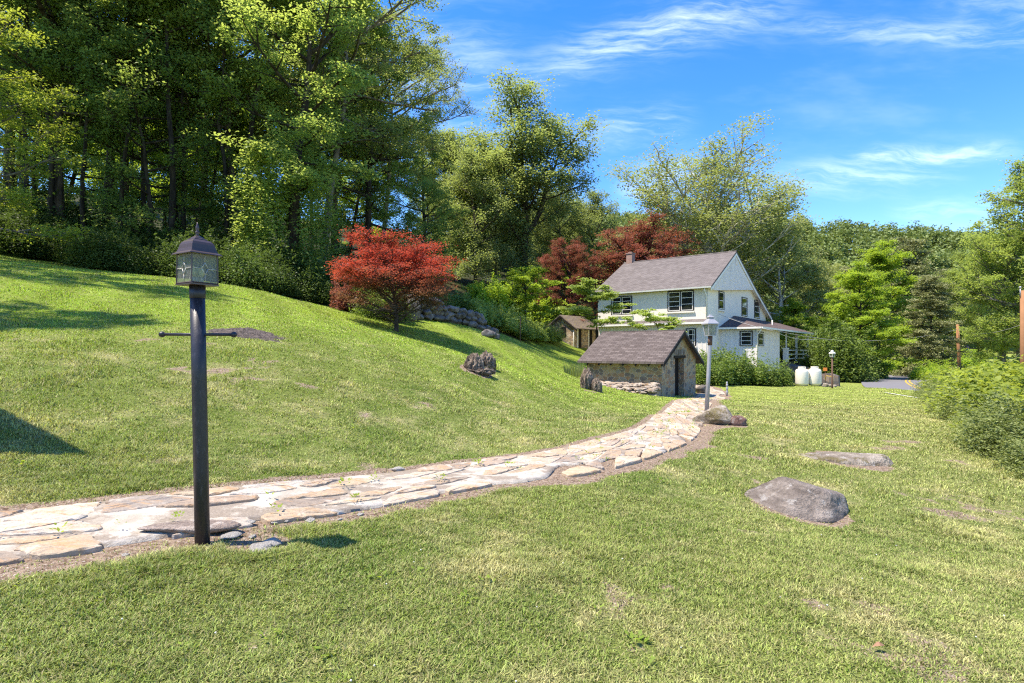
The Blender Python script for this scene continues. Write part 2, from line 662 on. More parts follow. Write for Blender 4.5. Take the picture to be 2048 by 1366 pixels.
def mat_grass():
    m_, n, out = new_mat("grass_blades")
    pos = n.new('ShaderNodeNewGeometry').outputs['Position']
    var = n.attr("var")
    col = lawn_colour(n, pos)
    col = n.vm('SCALE', col, n.step(var, 0.0, 1.0, 0.42, 1.9))
    dry = n.step(n.m('FRACT', n.m('MULTIPLY', var, 37.0)), 0.70, 0.78)
    col = n.mix(n.m('MULTIPLY', dry, 0.8), col, (0.42, 0.37, 0.17))
    b = pbsdf(n, col, 0.6, 0.25)
    t = n.new('ShaderNodeBsdfTranslucent')
    n.put(t.inputs[0], n.vm('MULTIPLY', col, (1.15, 1.25, 0.6)))
    mx = n.new('ShaderNodeMixShader')
    mx.inputs[0].default_value = 0.3
    n.l.new(b.outputs[0], mx.inputs[1])
    n.l.new(t.outputs[0], mx.inputs[2])
    n.l.new(mx.outputs[0], out.inputs[0])
    return m_


def mat_path():
    """weathered lime mortar between the flags"""
    m_, n, out = new_mat("path_mortar")
    pos = n.new('ShaderNodeNewGeometry').outputs['Position']
    c = n.noise(pos, 6.0, 5.0, 0.65)
    f = n.noise(pos, 70.0, 4.0, 0.7)
    col = n.mix(n.step(c, 0.3, 0.65), (0.36, 0.315, 0.25), (0.52, 0.47, 0.395))
    dirt = n.step(n.noise(n.vm('ADD', pos, (3.1, 0, 0)), 2.6, 6.0, 0.7), 0.46, 0.56)
    grit = n.mix(f, (0.09, 0.068, 0.05), (0.42, 0.35, 0.27))
    col = n.mix(n.m('MULTIPLY', dirt, 0.9), col, grit)
    col = n.vm('SCALE', col, n.m('ADD', 0.78, n.m('MULTIPLY', f, 0.4)))
    b = pbsdf(n, col, 0.9, 0.2, n.m('ADD', f, c), 0.5, 0.02)
    n.l.new(b.outputs[0], out.inputs[0])
    return m_


def mat_flag():
    m_, n, out = new_mat("flagstone")
    pos = n.new('ShaderNodeNewGeometry').outputs['Position']
    var = n.attr("var")
    r = n.new('ShaderNodeValToRGB')
    n.put(r.inputs[0], var)
    e = r.color_ramp.elements
    cols = [(0, (0.40, 0.305, 0.205)), (.2, (0.50, 0.43, 0.335)), (.4, (0.33, 0.255, 0.19)), (.6, (0.45, 0.35, 0.235)), (.8, (0.24, 0.20, 0.165)), (1, (0.52, 0.46, 0.375))]
    e[0].position, e[0].color = cols[0][0], (*cols[0][1], 1)
    e[1].position, e[1].color = cols[-1][0], (*cols[-1][1], 1)
    for p_, c_ in cols[1:-1]:
        k = e.new(p_)
        k.color = (*c_, 1)
    sh = n.vm('ADD', pos, n.comb(n.m('MULTIPLY', var, 31.0), n.m('MULTIPLY', var, 17.0), 0))
    v1 = n.noise(n.vm('MULTIPLY', sh, (1, 2.6, 1)), 5.0, 6.0, 0.68, 0.8)
    f = n.noise(pos, 60.0, 4.0, 0.7)
    col = n.mix(n.step(v1, 0.48, 0.64, 0, 0.7), r.outputs[0], (0.46, 0.275, 0.13))
    col = n.mix(n.step(n.noise(n.vm('ADD', sh, (9, 4, 0)), 4.0, 6.0, 0.7), 0.54, 0.68, 0, 0.6), col, (0.60, 0.53, 0.44))
    col = n.vm('SCALE', col, n.m('ADD', 0.55, n.m('MULTIPLY', f, 0.85)))
    b = pbsdf(n, col, 0.85, 0.25, n.m('ADD', n.m('MULTIPLY', v1, 1.6), n.m('MULTIPLY', f, 0.4)), 0.6, 0.025)
    n.l.new(b.outputs[0], out.inputs[0])
    return m_


# ------------------------------------------------------------------ ground sheet
def axis(lo, hi, step, neg, pos, g=1.11):
    a = list(np.arange(lo, hi + 1e-6, step))
    s = step
    while a[-1] < pos:
        s *= g
        a.append(a[-1] + s)
    s = step
    while a[0] > neg:
        s *= g
        a.insert(0, a[0] - s)
    return np.array(a)


def bumps(x, y, po):
    """small unevenness of the turf, none along the path"""
    near = np.clip(1 - np.abs(y) / 60, 0, 1) * np.clip((po - .05) / .5, 0, 1)
    return ((vnoise(np.stack([x * 1.1, y * 1.1, x * 0], 1), 5) - .5) * 0.05 + (vnoise(np.stack([x * 4, y * 4, x * 0], 1), 6) - .5) * 0.012) * near


def build_ground():
    xs = axis(-7.5, 8.0, 0.10, -420, 420, 1.07)
    ys = axis(1.2, 11.0, 0.09, -300, 430, 1.06)
    X, Y = np.meshgrid(xs, ys)
    x, y = X.ravel(), Y.ravel()
    z = zg(x, y)
    po = path_out(x, y)[0]
    z = z + bumps(x, y, po) - 0.010 * (po < .02)
    nx = len(xs)
    i, j = np.meshgrid(np.arange(len(ys) - 1), np.arange(nx - 1), indexing='ij')
    F = np.stack([i * nx + j, i * nx + j + 1, (i + 1) * nx + j + 1, (i + 1) * nx + j], -1).reshape(-1, 4)
    me = np_mesh("ground", np.stack([x, y, z], 1), F, smooth=True)
    bare = bare_mask(x, y)
    a = me.attributes.new("bare", 'FLOAT', 'POINT')
    a.data.foreach_set("value", bare.astype(np.float32))
    # woodland floor beyond the mown edge
    edge = np.interp(x, EDGE[:, 0], EDGE[:, 1])
    wood = np.clip((y - edge + (vnoise(np.stack([x * .8, y * .8, x * 0], 1), 8) - .5) * 1.6) / 0.8, 0, 1)
    a = me.attributes.new("wood", 'FLOAT', 'POINT')
    a.data.foreach_set("value", wood.astype(np.float32))
    o = link("ground", me, mat_ground())
    return set_props(o, "mown lawn sloping down from the wood", kind="structure")


EDGE = np.array([(-400, 24), (-30, 22), (-19.8, 22.3), (-14.3, 21.3), (-9.9, 21.3), (-7.9, 24.3), (-5, 26.3), (-2, 28.5), (0, 33), (1.5, 41), (4, 50), (6.5, 52),
                 (12, 58), (22, 62), (24, 44), (26, 42), (29, 44), (31, 60), (60, 110), (100, 140), (400, 200)], float)


def clip_poly(poly, p, nrm):
    out = []
    for i in range(len(poly)):
        a, b = poly[i], poly[(i + 1) % len(poly)]
        da, db = (a - p) @ nrm, (b - p) @ nrm
        if da <= 0:
            out.append(a)
        if (da < 0 < db) or (db < 0 < da):
            out.append(a + (b - a) * (da / (da - db)))
    return out


def build_path():
    r = np.random.RandomState(11)
    T = PS[-1]

    def st(s, t):
        A = np.stack([np.interp(s, PS, PL[:, 0]), np.interp(s, PS, PL[:, 1])], 1)
        B = np.stack([np.interp(s, PS, PR[:, 0]), np.interp(s, PS, PR[:, 1])], 1)
        return B + (A - B) * np.asarray(t)[:, None]

    mb = MB()
    # mortar bed
    n, k = 420, 9
    s = np.linspace(0, T, n)
    lo = 0.02 + 0.34 * vnoise(np.stack([s * 1.6, s * 0, s * 0], 1), 31) ** 3 + 0.05 * vnoise(np.stack([s * 7, s * 0, s * 0], 1), 32)
    hi = 1.0 - 0.03 * vnoise(np.stack([s * 5, s * 0 + 3, s * 0], 1), 33)
    rows = []
    for j in range(k + 2):
        f = min(max((j - 1) / (k - 1), 0), 1)
        xy = st(s, lo + (hi - lo) * f)
        z = zg(xy[:, 0], xy[:, 1]) + (0.009 if 0 < j < k + 1 else -0.06) + 0.006 * (vnoise(np.stack([xy[:, 0] * 6, xy[:, 1] * 6, s * 0], 1), 34) - .5)
        rows.append(np.column_stack([xy, z]))
    V = np.array(rows).reshape(-1, 3)
    F = [[j * n + i, j * n + i + 1, (j + 1) * n + i + 1, (j + 1) * n + i] for j in range(k + 1) for i in range(n - 1)]
    mb.add(V, [f[::-1] for f in F], 0, True)
    # flags: Voronoi cells in path coordinates
    wdt = float(PH.mean() * 2)
    seeds = []
    s_ = -0.2
    row = 0
    while s_ < T + .3:
        nn = (3, 4, 2, 4, 3)[row % 5]
        for q in range(nn):
            seeds.append((s_ + r.uniform(-.13, .13), (q + .5) / nn * wdt + r.uniform(-.11, .11)))
        s_ += r.uniform(.20, .40)
        row += 1
    seeds = np.array(seeds)
    for i, c in enumerate(seeds):
        poly = [np.array(q) for q in ((c[0] - .6, 0.03), (c[0] + .6, 0.03), (c[0] + .6, wdt - .085), (c[0] - .6, wdt - .085))]
        d = np.linalg.norm(seeds - c, axis=1)
        for j in np.argsort(d)[1:14]:
            nv = (seeds[j] - c) / d[j]
            poly = clip_poly(poly, c + nv * (d[j] / 2 - r.uniform(.008, .05)), nv)
            if len(poly) < 3:
                break
        if len(poly) < 3 or r.rand() < (.36 if c[1] < wdt * .3 else .10):
            continue
        poly = np.array(poly)
        if np.ptp(poly[:, 0]) < .12 or np.ptp(poly[:, 1]) < .1:
            continue
        # roughen the outline
        pts = []
        for a in range(len(poly)):
            p0, p1 = poly[a], poly[(a + 1) % len(poly)]
            m_ = max(1, int(np.linalg.norm(p1 - p0) / .045))
            for q in range(m_):
                pts.append(p0 + (p1 - p0) * q / m_)
        pts = np.array(pts)
        cen = pts.mean(0)
        sm = pts.copy()
        for it in range(3):
            sm = (np.roll(sm, 1, 0) + sm * 2 + np.roll(sm, -1, 0)) / 4
        pts = sm + r.normal(size=sm.shape) * .006
        m_ = len(pts)
        rings = []
        lift = r.uniform(.013, .023)
        tilt = r.uniform(-.022, .022, 2)
        for f, dz in ((1.02, -0.03), (1.0, lift - .006), (0.95, lift), (0.55, lift + .003)):
            q = cen + (pts - cen) * f
            xy = st(q[:, 0], q[:, 1] / wdt)
            z = zg(xy[:, 0], xy[:, 1]) + dz + ((q - cen) @ tilt if dz > 0 else 0) + (r.normal(size=m_) * .0025 if dz > 0 else 0)
            rings.append(np.column_stack([xy, z]))
        xy = st(np.array([cen[0]]), np.array([cen[1] / wdt]))
        top = np.array([[xy[0, 0], xy[0, 1], z1(*xy[0]) + lift + .004]])
        V = np.vstack(rings + [top])
        F = [[a * m_ + b, a * m_ + (b + 1) % m_, (a + 1) * m_ + (b + 1) % m_, (a + 1) * m_ + b] for a in range(3) for b in range(m_)]
        F += [[3 * m_ + b, 3 * m_ + (b + 1) % m_, 4 * m_] for b in range(m_)]
        mb.add(V, F, 1, False, r.rand())
    o = mb.build("path", [mat_path(), mat_flag()])
    return set_props(o, "pale flagstone and mortar path curving across the lawn", kind="structure")


def build_grass():
    r = np.random.RandomState(5)
    N = 1670000
    d = np.exp(r.uniform(np.log(1.55), np.log(46.0), N))
    near_n = 600000          # the turf at the photographer's feet is the densest
    d[:near_n] = 0.3 + 4.5 * r.rand(near_n) ** .9
    x = r.uniform(-1.06, 1.06, N) * d
    x[:near_n] = r.uniform(-4.9, 4.9, near_n)
    y = d
    bare = bare_mask(x, y)
    off = path_out(x, y)[0]
    edge = np.interp(x, EDGE[:, 0], EDGE[:, 1])
    clump = vnoise(np.stack([x * 5, y * 5, x * 0], 1), 41) * .5 + vnoise(np.stack([x * 16, y * 16, x * 0], 1), 42) * .5
    keep = (off > .005) & (r.rand(N) < np.clip((46 - d) / 26, 0, 1)) & (r.rand(N) > bare * 0.93) & (y < edge + .6) & (r.rand(N) < .25 + 1.1 * clump)
    for bx, by, br in KEEP_OFF:
        keep &= np.hypot(x - bx, y - by) > br
    x, y, d, clump, bare = x[keep], y[keep], d[keep], clump[keep], bare[keep]
    n = len(x)
    z = zg(x, y) + bumps(x, y, path_out(x, y)[0]) - .005
    far = d / 3.0
    tall = vnoise(np.stack([x * 2.2, y * 2.2, x * 0], 1), 43)
    h = (0.016 + 0.017 * r.rand(n) + 0.060 * np.maximum(tall - .56, 0)) * (0.6 + .8 * clump) * np.clip(far, 1, 2.2) ** .25
    h *= 1 - .4 * bare
    wd = np.clip(0.0017 * far, 0.0023, 0.016) * r.uniform(.7, 1.4, n)
    az = r.uniform(0, 2 * np.pi, n)
    ln = np.abs(r.normal(0, .7, n)) + .25
    dx, dy = np.cos(az), np.sin(az)
    ux, uy = -dy, dx
    V = np.zeros((n, 5, 3), np.float32)
    for k, (f, ww) in enumerate(((0, 1), (0, -1), (.55, .8), (.55, -.8), (1, 0))):
        bend = ln * h * f * f
        V[:, k, 0] = x + dx * bend + ux * wd * ww
        V[:, k, 1] = y + dy * bend + uy * wd * ww
        V[:, k, 2] = z + h * f * (1 - .28 * f * np.minimum(ln, 1.3))
    b = np.arange(n)[:, None] * 5
    F = np.concatenate([b + np.array([[0, 1, 3]]), b + np.array([[0, 3, 2]]), b + np.array([[2, 3, 4]])], 0)
    var = np.repeat(r.rand(n), 5)
    me = np_mesh("grass", V.reshape(-1, 3), F, var)
    o = link("grass", me, mat_grass())
    return set_props(o, "short mown grass blades on the lawn", kind="stuff")


KEEP_OFF = []

# ------------------------------------------------------------------ vegetation
LK = 1.95


def mat_leaf(name, dark, light, trans, tw=0.35, rough=0.45, hue=0.25, patch=None, low=None):
    """leaf: tone from the leaf's own random value and the tree's; part of the light passes through"""
    dark, light, trans = ([min(c * k_, .9) for c in q] for q, k_ in ((dark, LK), (light, LK), (trans, LK * .95)))
    m_, n, out = new_mat(name)
    var = n.attr("var")
    oi = n.new('ShaderNodeObjectInfo')
    loc = n.new('ShaderNodeTexCoord').outputs['Object']
    cl_ = n.noise(loc, 0.55, 3.0, 0.6)
    t = n.m('ADD', n.m('MULTIPLY', var, 0.55), n.m('MULTIPLY', n.step(cl_, 0.35, 0.65), 0.45), clamp=True)
    col = n.mix(t, dark, light)
    k = n.m('ADD', 1.0 - hue / 2, n.m('MULTIPLY', oi.outputs['Random'], hue))
    if patch is not None:
        col = n.mix(n.step(n.noise(n.vm('ADD', loc, (5, 3, 1)), patch[1], 2.0), 0.50, 0.60, 0, patch[2]), col, patch[0])
    tcol = n.mix(t, n.vm('SCALE', n.mix(0.0, trans, trans), 0.7), trans)
    if low is not None:        # older, greener leaves on the lower limbs
        zz = n.m('ADD', n.sep(loc)[2], n.m('MULTIPLY', n.noise(loc, 1.8, 3.0, 0.6), 2.2))
        f_ = n.step(zz, low[1], low[2], low[3], 0.0)
        col = n.mix(f_, col, low[0])
        tcol = n.mix(f_, tcol, n.vm('SCALE', n.mix(0.0, low[0], low[0]), 2.0))
    col = n.vm('SCALE', col, k)
    b = pbsdf(n, col, rough + .08, 0.22)
    tr = n.new('ShaderNodeBsdfTranslucent')
    n.put(tr.inputs[0], n.vm('SCALE', tcol, k))
    mx = n.new('ShaderNodeMixShader')
    mx.inputs[0].default_value = tw
    n.l.new(b.outputs[0], mx.inputs[1])
    n.l.new(tr.outputs[0], mx.inputs[2])
    n.l.new(mx.outputs[0], out.inputs[0])
    return m_


def mat_bark(name, c0, c1, scale=6.0, patch=None):
    m_, n, out = new_mat(name)
    loc = n.new('ShaderNodeTexCoord').outputs['Object']
    v = n.noise(n.vm('MULTIPLY', loc, (1, 1, 0.22)), scale, 5.0, 0.7)
    col = n.mix(n.step(v, 0.35, 0.68), c0, c1)
    if patch:
        col = n.mix(n.step(n.noise(loc, 1.6, 4.0, 0.6), 0.5, 0.58), col, patch)
    b = pbsdf(n, col, 0.9, 0.15, v, 0.8, 0.06)
    n.l.new(b.outputs[0], out.inputs[0])
    return m_


BARK = mat_bark("grey_brown_bark", (0.035, 0.028, 0.021), (0.13, 0.105, 0.08))
BARK_DARK = mat_bark("dark_bark", (0.018, 0.015, 0.011), (0.07, 0.058, 0.042))
BARK_PALE = mat_bark("pale_peeling_bark", (0.42, 0.40, 0.35), (0.66, 0.64, 0.58), 4.0, (0.24, 0.21, 0.16))
BARK_GREY = mat_bark("smooth_grey_bark", (0.10, 0.09, 0.075), (0.24, 0.22, 0.19))
L_WOOD = mat_leaf("woodland_leaf", (0.030, 0.052, 0.013), (0.115, 0.150, 0.040), (0.26, 0.330, 0.055), .50, .42, .5)
L_WOOD_LIGHT = mat_leaf("light_woodland_leaf", (0.048, 0.076, 0.018), (0.145, 0.182, 0.052), (0.30, 0.365, 0.065), .50, .42, .4)
L_UNDER = mat_leaf("shaded_undergrowth_leaf", (0.018, 0.034, 0.009), (0.070, 0.098, 0.026), (0.085, 0.13, 0.02), .36, .42, .5)  # canopy and porch shade is put into this darker leaf colour
L_YELLOW = mat_leaf("yellow_green_leaf", (0.070, 0.10, 0.014), (0.185, 0.210, 0.042), (0.30, 0.35, 0.036), .44, .45, .3)
L_BRIGHT = mat_leaf("fresh_green_leaf", (0.064, 0.108, 0.014), (0.175, 0.230, 0.036), (0.32, 0.42, 0.030), .46, .45, .25)
L_PALE = mat_leaf("pale_sycamore_leaf", (0.085, 0.105, 0.032), (0.235, 0.245, 0.090), (0.27, 0.31, 0.075), .38, .45, .1)
L_SILVER = mat_leaf("grey_green_leaf", (0.048, 0.070, 0.028), (0.175, 0.200, 0.088), (0.27, 0.32, 0.07), .44, .38, .2)
L_RED = mat_leaf("red_maple_leaf", (0.082, 0.036, 0.028), (0.270, 0.056, 0.040), (0.40, 0.060, 0.030), .44, .4, .05, ((0.135, 0.075, 0.055), 1.3, 0.8), ((0.125, 0.090, 0.045), 3.0, 4.5, 0.8))
L_RED_DULL = mat_leaf("dull_red_leaf", (0.075, 0.032, 0.022), (0.205, 0.075, 0.058), (0.25, 0.080, 0.045), .42, .4, .1, ((0.085, 0.090, 0.032), 0.36, 0.95))
L_CONIFER = mat_leaf("hemlock_needles", (0.090, 0.098, 0.042), (0.200, 0.205, 0.100), (0.18, 0.20, 0.06), .3, .6, .15)
L_SHRUB = mat_leaf("shrub_leaf", (0.034, 0.058, 0.012), (0.130, 0.168, 0.040), (0.16, 0.23, 0.03), .34, .4, .3)
L_OLIVE = mat_leaf("fine_hedge_leaf", (0.055, 0.072, 0.020), (0.175, 0.196, 0.072), (0.20, 0.25, 0.05), .34, .45, .25)
L_DOGWOOD = mat_leaf("dogwood_leaf", (0.085, 0.125, 0.026), (0.240, 0.285, 0.085), (0.30, 0.37, 0.06), .38, .45, .1)


def leaves_np(C, r, size, up=0.8, aspect=0.62, svar=0.35):
    """diamond leaves, folded along the midrib, at the centres C"""
    n = len(C)
    nr = r.normal(size=(n, 3)) * 0.75
    nr[:, 2] = np.abs(nr[:, 2]) + up
    nr /= np.linalg.norm(nr, axis=1)[:, None]
    t = r.normal(size=(n, 3))
    t -= (t * nr).sum(1)[:, None] * nr
    t /= np.linalg.norm(t, axis=1)[:, None] + 1e-9
    s_ = np.cross(nr, t)
    L = (size * (1 + svar * r.uniform(-1, 1, n)))[:, None]
    Wd = L * aspect / 2
    V = np.empty((n, 4, 3), np.float32)
    V[:, 0] = C - t * L / 2
    V[:, 1] = C + s_ * Wd + t * L * .06 + nr * L * .07
    V[:, 2] = C + t * L / 2 - nr * L * .10
    V[:, 3] = C - s_ * Wd + t * L * .06 + nr * L * .07
    F = np.arange(n * 4).reshape(n, 4)
    return V.reshape(-1, 3), F, np.repeat(r.rand(n), 4)


def grow(seed, H, base=.3, R=4.0, nl=22, prof=((0, .6), (.3, 1), (.7, .8), (1, .25)), el=(5, 60), sub=7, subl=.45, curve=.25, trunk_r=.28,
         lean=(0, 0), wob=.25, spread=.42, flat=.6, ntop=6, forks=None, twig_n=3, droop=0.0, sub_from=.28, low_skip=0.0):
    """skeleton of a broadleaf tree: (wood vertices, wood faces, leaf-cluster centres (n, 4: xyz and spread))"""
    r = np.random.RandomState(seed)
    WV, WF, CL = [], [], []
    nv = 0

    def tube(pts, r0, r1, n):
        nonlocal nv
        rad = np.linspace(r0, r1, len(pts))
        V, F = tube_np(pts, rad, n)
        WV.append(V)
        WF.append(F + nv)
        nv += len(V)

    def trunkline(p0, top, k, wobble):
        t = np.linspace(0, 1, k)[:, None]
        pts = p0 + (top - p0) * t
        wv = np.cumsum(r.normal(size=(k, 3)) * wobble, 0) * np.array([1, 1, 0])
        wv -= wv[0]
        return pts + wv * (t ** .7) * .6

    top = np.array([lean[0], lean[1], H * .95])
    main = trunkline(np.array([0, 0, -0.35]), top, 11, wob)
    rad = trunk_r * (1 - np.linspace(0, 1, 11) ** 1.1 * .9)
    rad[0] *= 1.5
    rad[1] *= 1.02
    V, F = tube_np(main, rad, 10)
    WV.append(V)
    WF.append(F)
    nv += len(V)
    stems = [(main, trunk_r)]
    for fk in (forks or []):
        f0, dx, dy, ztop = fk
        p0 = np.array([np.interp(f0, np.linspace(0, 1, 11), main[:, i]) for i in range(3)])
        ln_ = trunkline(p0, np.array([dx, dy, ztop]), 9, wob * .8)
        ln_[1:4, :2] += (np.array([dx, dy]) - p0[:2]) * np.array([[.10], [.13], [.08]])
        V, F = tube_np(ln_, trunk_r * .62 * (1 - np.linspace(0, 1, 9) * .85), 8)
        WV.append(V)
        WF.append(F + nv)
        nv += len(V)
        stems.append((ln_, trunk_r * .62))
    pt, pr = [p[0] for p in prof], [p[1] for p in prof]
    az0 = r.uniform(0, 6.28)
    per = max(1, nl // len(stems))
    for si, (line, tr) in enumerate(stems):
        kk = len(line)
        fb = base if si == 0 else .25
        for i in range(per):
            tt = (i + r.uniform(.15, .85)) / per
            f = fb + (1 - fb) * tt
            p0 = np.array([np.interp(f, np.linspace(0, 1, kk), line[:, c]) for c in range(3)])
            hh = np.clip((p0[2] / H - base) / (1 - base), 0, 1)
            az = az0 + i * 2.4 + si * 1.7 + r.uniform(-.5, .5)
            L = R * np.interp(hh, pt, pr) * r.uniform(.68, 1.2) * (1 if si == 0 else .72)
            if L < .25 or r.rand() < low_skip * (1 - hh):
                continue
            e = math.radians(el[0] + (el[1] - el[0]) * hh + r.uniform(-12, 12))
            k = 6
            pts = [p0]
            for q in range(k - 1):
                d = np.array([math.cos(az) * math.cos(e), math.sin(az) * math.cos(e), math.sin(e)])
                pts.append(pts[-1] + d * L / (k - 1))
                e += r.uniform(-.16, .16) + (curve - droop * q) * .25
                az += r.uniform(-.22, .22)
            pts = np.array(pts)
            r0 = max(.018, min(tr * .45, .022 * L + .012))
            tube(pts, r0, r0 * .25, 6)
            CL.append([*pts[-1], spread])
            ns = max(2, int(sub * (0.5 + .5 * L / R)))
            for j in range(ns):
                g = sub_from + (1 - sub_from) * (j + r.uniform(.1, .9)) / ns
                s0 = np.array([np.interp(g, np.linspace(0, 1, k), pts[:, c]) for c in range(3)])
                a2 = az + (1 if j % 2 else -1) * r.uniform(.45, 1.25)
                e2 = e * .5 + r.uniform(-.25, .55) - droop
                L2 = L * subl * (1.15 - .55 * g) * r.uniform(.7, 1.25)
                sp = [s0]
                for q in range(3):
                    d = np.array([math.cos(a2) * math.cos(e2), math.sin(a2) * math.cos(e2), math.sin(e2)])
                    sp.append(sp[-1] + d * L2 / 3)
                    a2 += r.uniform(-.35, .35)
                    e2 += r.uniform(-.2, .25) - droop * .5
                sp = np.array(sp)
                tube(sp, r0 * .42, r0 * .12, 4)
                for q in range(twig_n):
                    g2 = .3 + .7 * (q + r.rand()) / twig_n
                    c = np.array([np.interp(g2, np.linspace(0, 1, 4), sp[:, c_]) for c_ in range(3)])
                    tw = c + r.normal(size=3) * np.array([1, 1, flat]) * spread * .75
                    tube(np.array([c, (c + tw) / 2 + [0, 0, .04], tw]), r0 * .14 + .003, .003, 3)
                    CL.append([*tw, spread * r.uniform(.7, 1.2)])
        for q in range(ntop):
            CL.append([*(line[-1] + r.normal(size=3) * spread * .9), spread])
    return np.vstack(WV), np.vstack(WF), np.array(CL)


def make_tree(name, label, cat, seed, H, n_leaf, size, leaf_mat, bark_mat, group=None, flat=.6, up=.8, extra=None, cut=None, **kw):
    """tree > trunk (with limbs), crown; stands at the origin until it is placed"""
    WV, WF, CLs = grow(seed, H, flat=flat, **kw)
    r = np.random.RandomState(seed + 500)
    if cut is not None:
        CLs = CLs[cut(CLs)]
    pick = r.randint(0, len(CLs), n_leaf)
    wgt = r.rand(len(CLs)) ** .6
    pick = pick[r.rand(n_leaf) < wgt[pick] + .25]
    off = r.normal(size=(len(pick), 3)) * np.array([1, 1, flat])
    C = CLs[pick, :3] + off * CLs[pick, 3][:, None] * .62
    if extra is not None:
        C = np.vstack([C, extra(r)])
    C = C[C[:, 2] > .12]
    V, F, var = leaves_np(C, r, size, up)
    # tone varies from spray to spray as well as from leaf to leaf
    t = thing(name, (0, 0, 0), label, cat, group)
    link("trunk", np_mesh("trunk", WV, WF, smooth=True), bark_mat, t)
    link("crown", np_mesh("crown", V, F, var), leaf_mat, t)
    return t


def stem_ivy(n, r_, z0, z1_, xo=0, yo=0, taper=.5):
    """leaves clothing a trunk"""
    def f(r):
        z = r.uniform(z0, z1_, n)
        a = r.uniform(0, 6.283, n)
        q = r_ * (1 - taper * (z - z0) / (z1_ - z0)) * (0.45 + .75 * r.rand(n)) * (1 + .5 * np.sin(z * 2.3) * np.sin(a * 2))
        return np.stack([np.cos(a) * q + xo * z / z1_, np.sin(a) * q + yo * z / z1_, z], 1)
    return f


def curtain(n, R_, H_):
    """vines that hang from the limbs to the ground in ropes"""
    def f(r):
        out = []
        for i in range(70):
            a, q = r.uniform(0, 6.283), R_ * math.sqrt(r.uniform(.05, 1))
            zt = H_ * r.uniform(.45, .95) * (1 - .35 * (q / R_) ** 2)
            zb = max(0.2, zt - H_ * r.uniform(.25, .8))
            k = n // 70
            z = zb + (zt - zb) * r.rand(k) ** .8
            wv = np.sin(z * 1.3 + i) * .12
            out.append(np.stack([math.cos(a) * q + wv + r.normal(size=k) * .20, math.sin(a) * q + r.normal(size=k) * .20, z], 1))
        return np.vstack(out)
    return f


def make_shrub(name, label, cat, seed, R, H, n_leaf, size, leaf_mat, group=None, lobes=14, stems=9, up=.6, rough=.35, skirt=.0):
    """shrub > stems, foliage: leafy shells round many small lobes, with gaps between them"""
    r = np.random.RandomState(seed)
    Cs = []
    cen = []
    for i in range(lobes):
        a = i * 2.4 + r.uniform(-.4, .4)
        q = R * .72 * math.sqrt((i + .5) / lobes)
        hz = H * (1 - .45 * (q / R) ** 2) * r.uniform(.45, 1.05)
        cen.append((q * math.cos(a), q * math.sin(a), hz, R * r.uniform(.17, .40)))
    for (x, y, z, lr) in cen:
        k = n_leaf // lobes
        D = r.normal(size=(k, 3))
        D /= np.linalg.norm(D, axis=1)[:, None]
        q = lr * (0.55 + rough * 1.5 * r.rand(k) ** 1.5)
        C = np.array([x, y, 0]) + D * q[:, None] * np.array([1, 1, .8])
        drop = r.rand(k) ** (1.5 - skirt)
        C[:, 2] += z * (1 - drop * .92) - lr * .35 * (1 - drop)
        C[:, :2] += (np.array([x, y]) * drop[:, None]) * .22
        Cs.append(C)
    for i in range(lobes * 3):          # free shoots that break the outline
        x, y, z, lr = cen[i % lobes]
        k = max(6, n_leaf // (lobes * 26))
        d = np.array([x / R * .7, y / R * .7, .55]) + r.normal(size=3) * .45
        d /= np.linalg.norm(d)
        f = r.rand(k)
        L_ = R * r.uniform(.30, .62)
        s0 = np.array([x, y, z]) + r.normal(size=3) * lr * .35
        Cs.append(s0 + d * (f * L_)[:, None] + np.array([0, 0, -.12]) * (f * f * L_)[:, None] + r.normal(size=(k, 3)) * size * .42)
    C = np.vstack(Cs)
    C = C[C[:, 2] > .03]
    V, F, var = leaves_np(C, r, size, up)
    mb = MB()
    for i in range(stems):
        x, y, z, lr = cen[i % lobes]
        p0 = np.array([x * .15, y * .15, -.1])
        p1 = np.array([x, y, z])
        mid = (p0 + p1) / 2 + r.normal(size=3) * .08 * R
        mb.tube([p0, mid, p1], [.018 * R + .006, .012 * R + .004, .004], 5, cap=False)
    t = thing(name, (0, 0, 0), label, cat, group)
    mb.build("stems", BARK, t)
    link("foliage", np_mesh("foliage", V, F, var), leaf_mat, t)
    return t


def plant_at(proto, spots, labels, group=None, rs=3, first=True):
    """stand the prototype on the first spot and copies of it on the rest; a spot is (x, y, z, scale[, rotation])"""
    out = []
    for i, s_ in enumerate(spots):
        rz = s_[4] if len(s_) > 4 else rs * 1.7 + i * 2.1
        lab = labels[i] if isinstance(labels, (list, tuple)) else labels
        if i == 0 and first:
            proto.location = [float(q) for q in s_[:3]]
            proto.rotation_euler = (0, 0, rz)
            proto.scale = s_[3] if isinstance(s_[3], tuple) else (s_[3],) * 3
            set_props(proto, lab, None, group)
            out.append(proto)
        else:
            out.append(dup(proto, s_[:3], rz, s_[3], None, lab, group))
    return out


def at_px(px, d, sc=1.0, rz=None, sink=0.0):
    p = GD(px, d)
    return (p[0], p[1], p[2] - sink, sc) + ((rz,) if rz is not None else ())

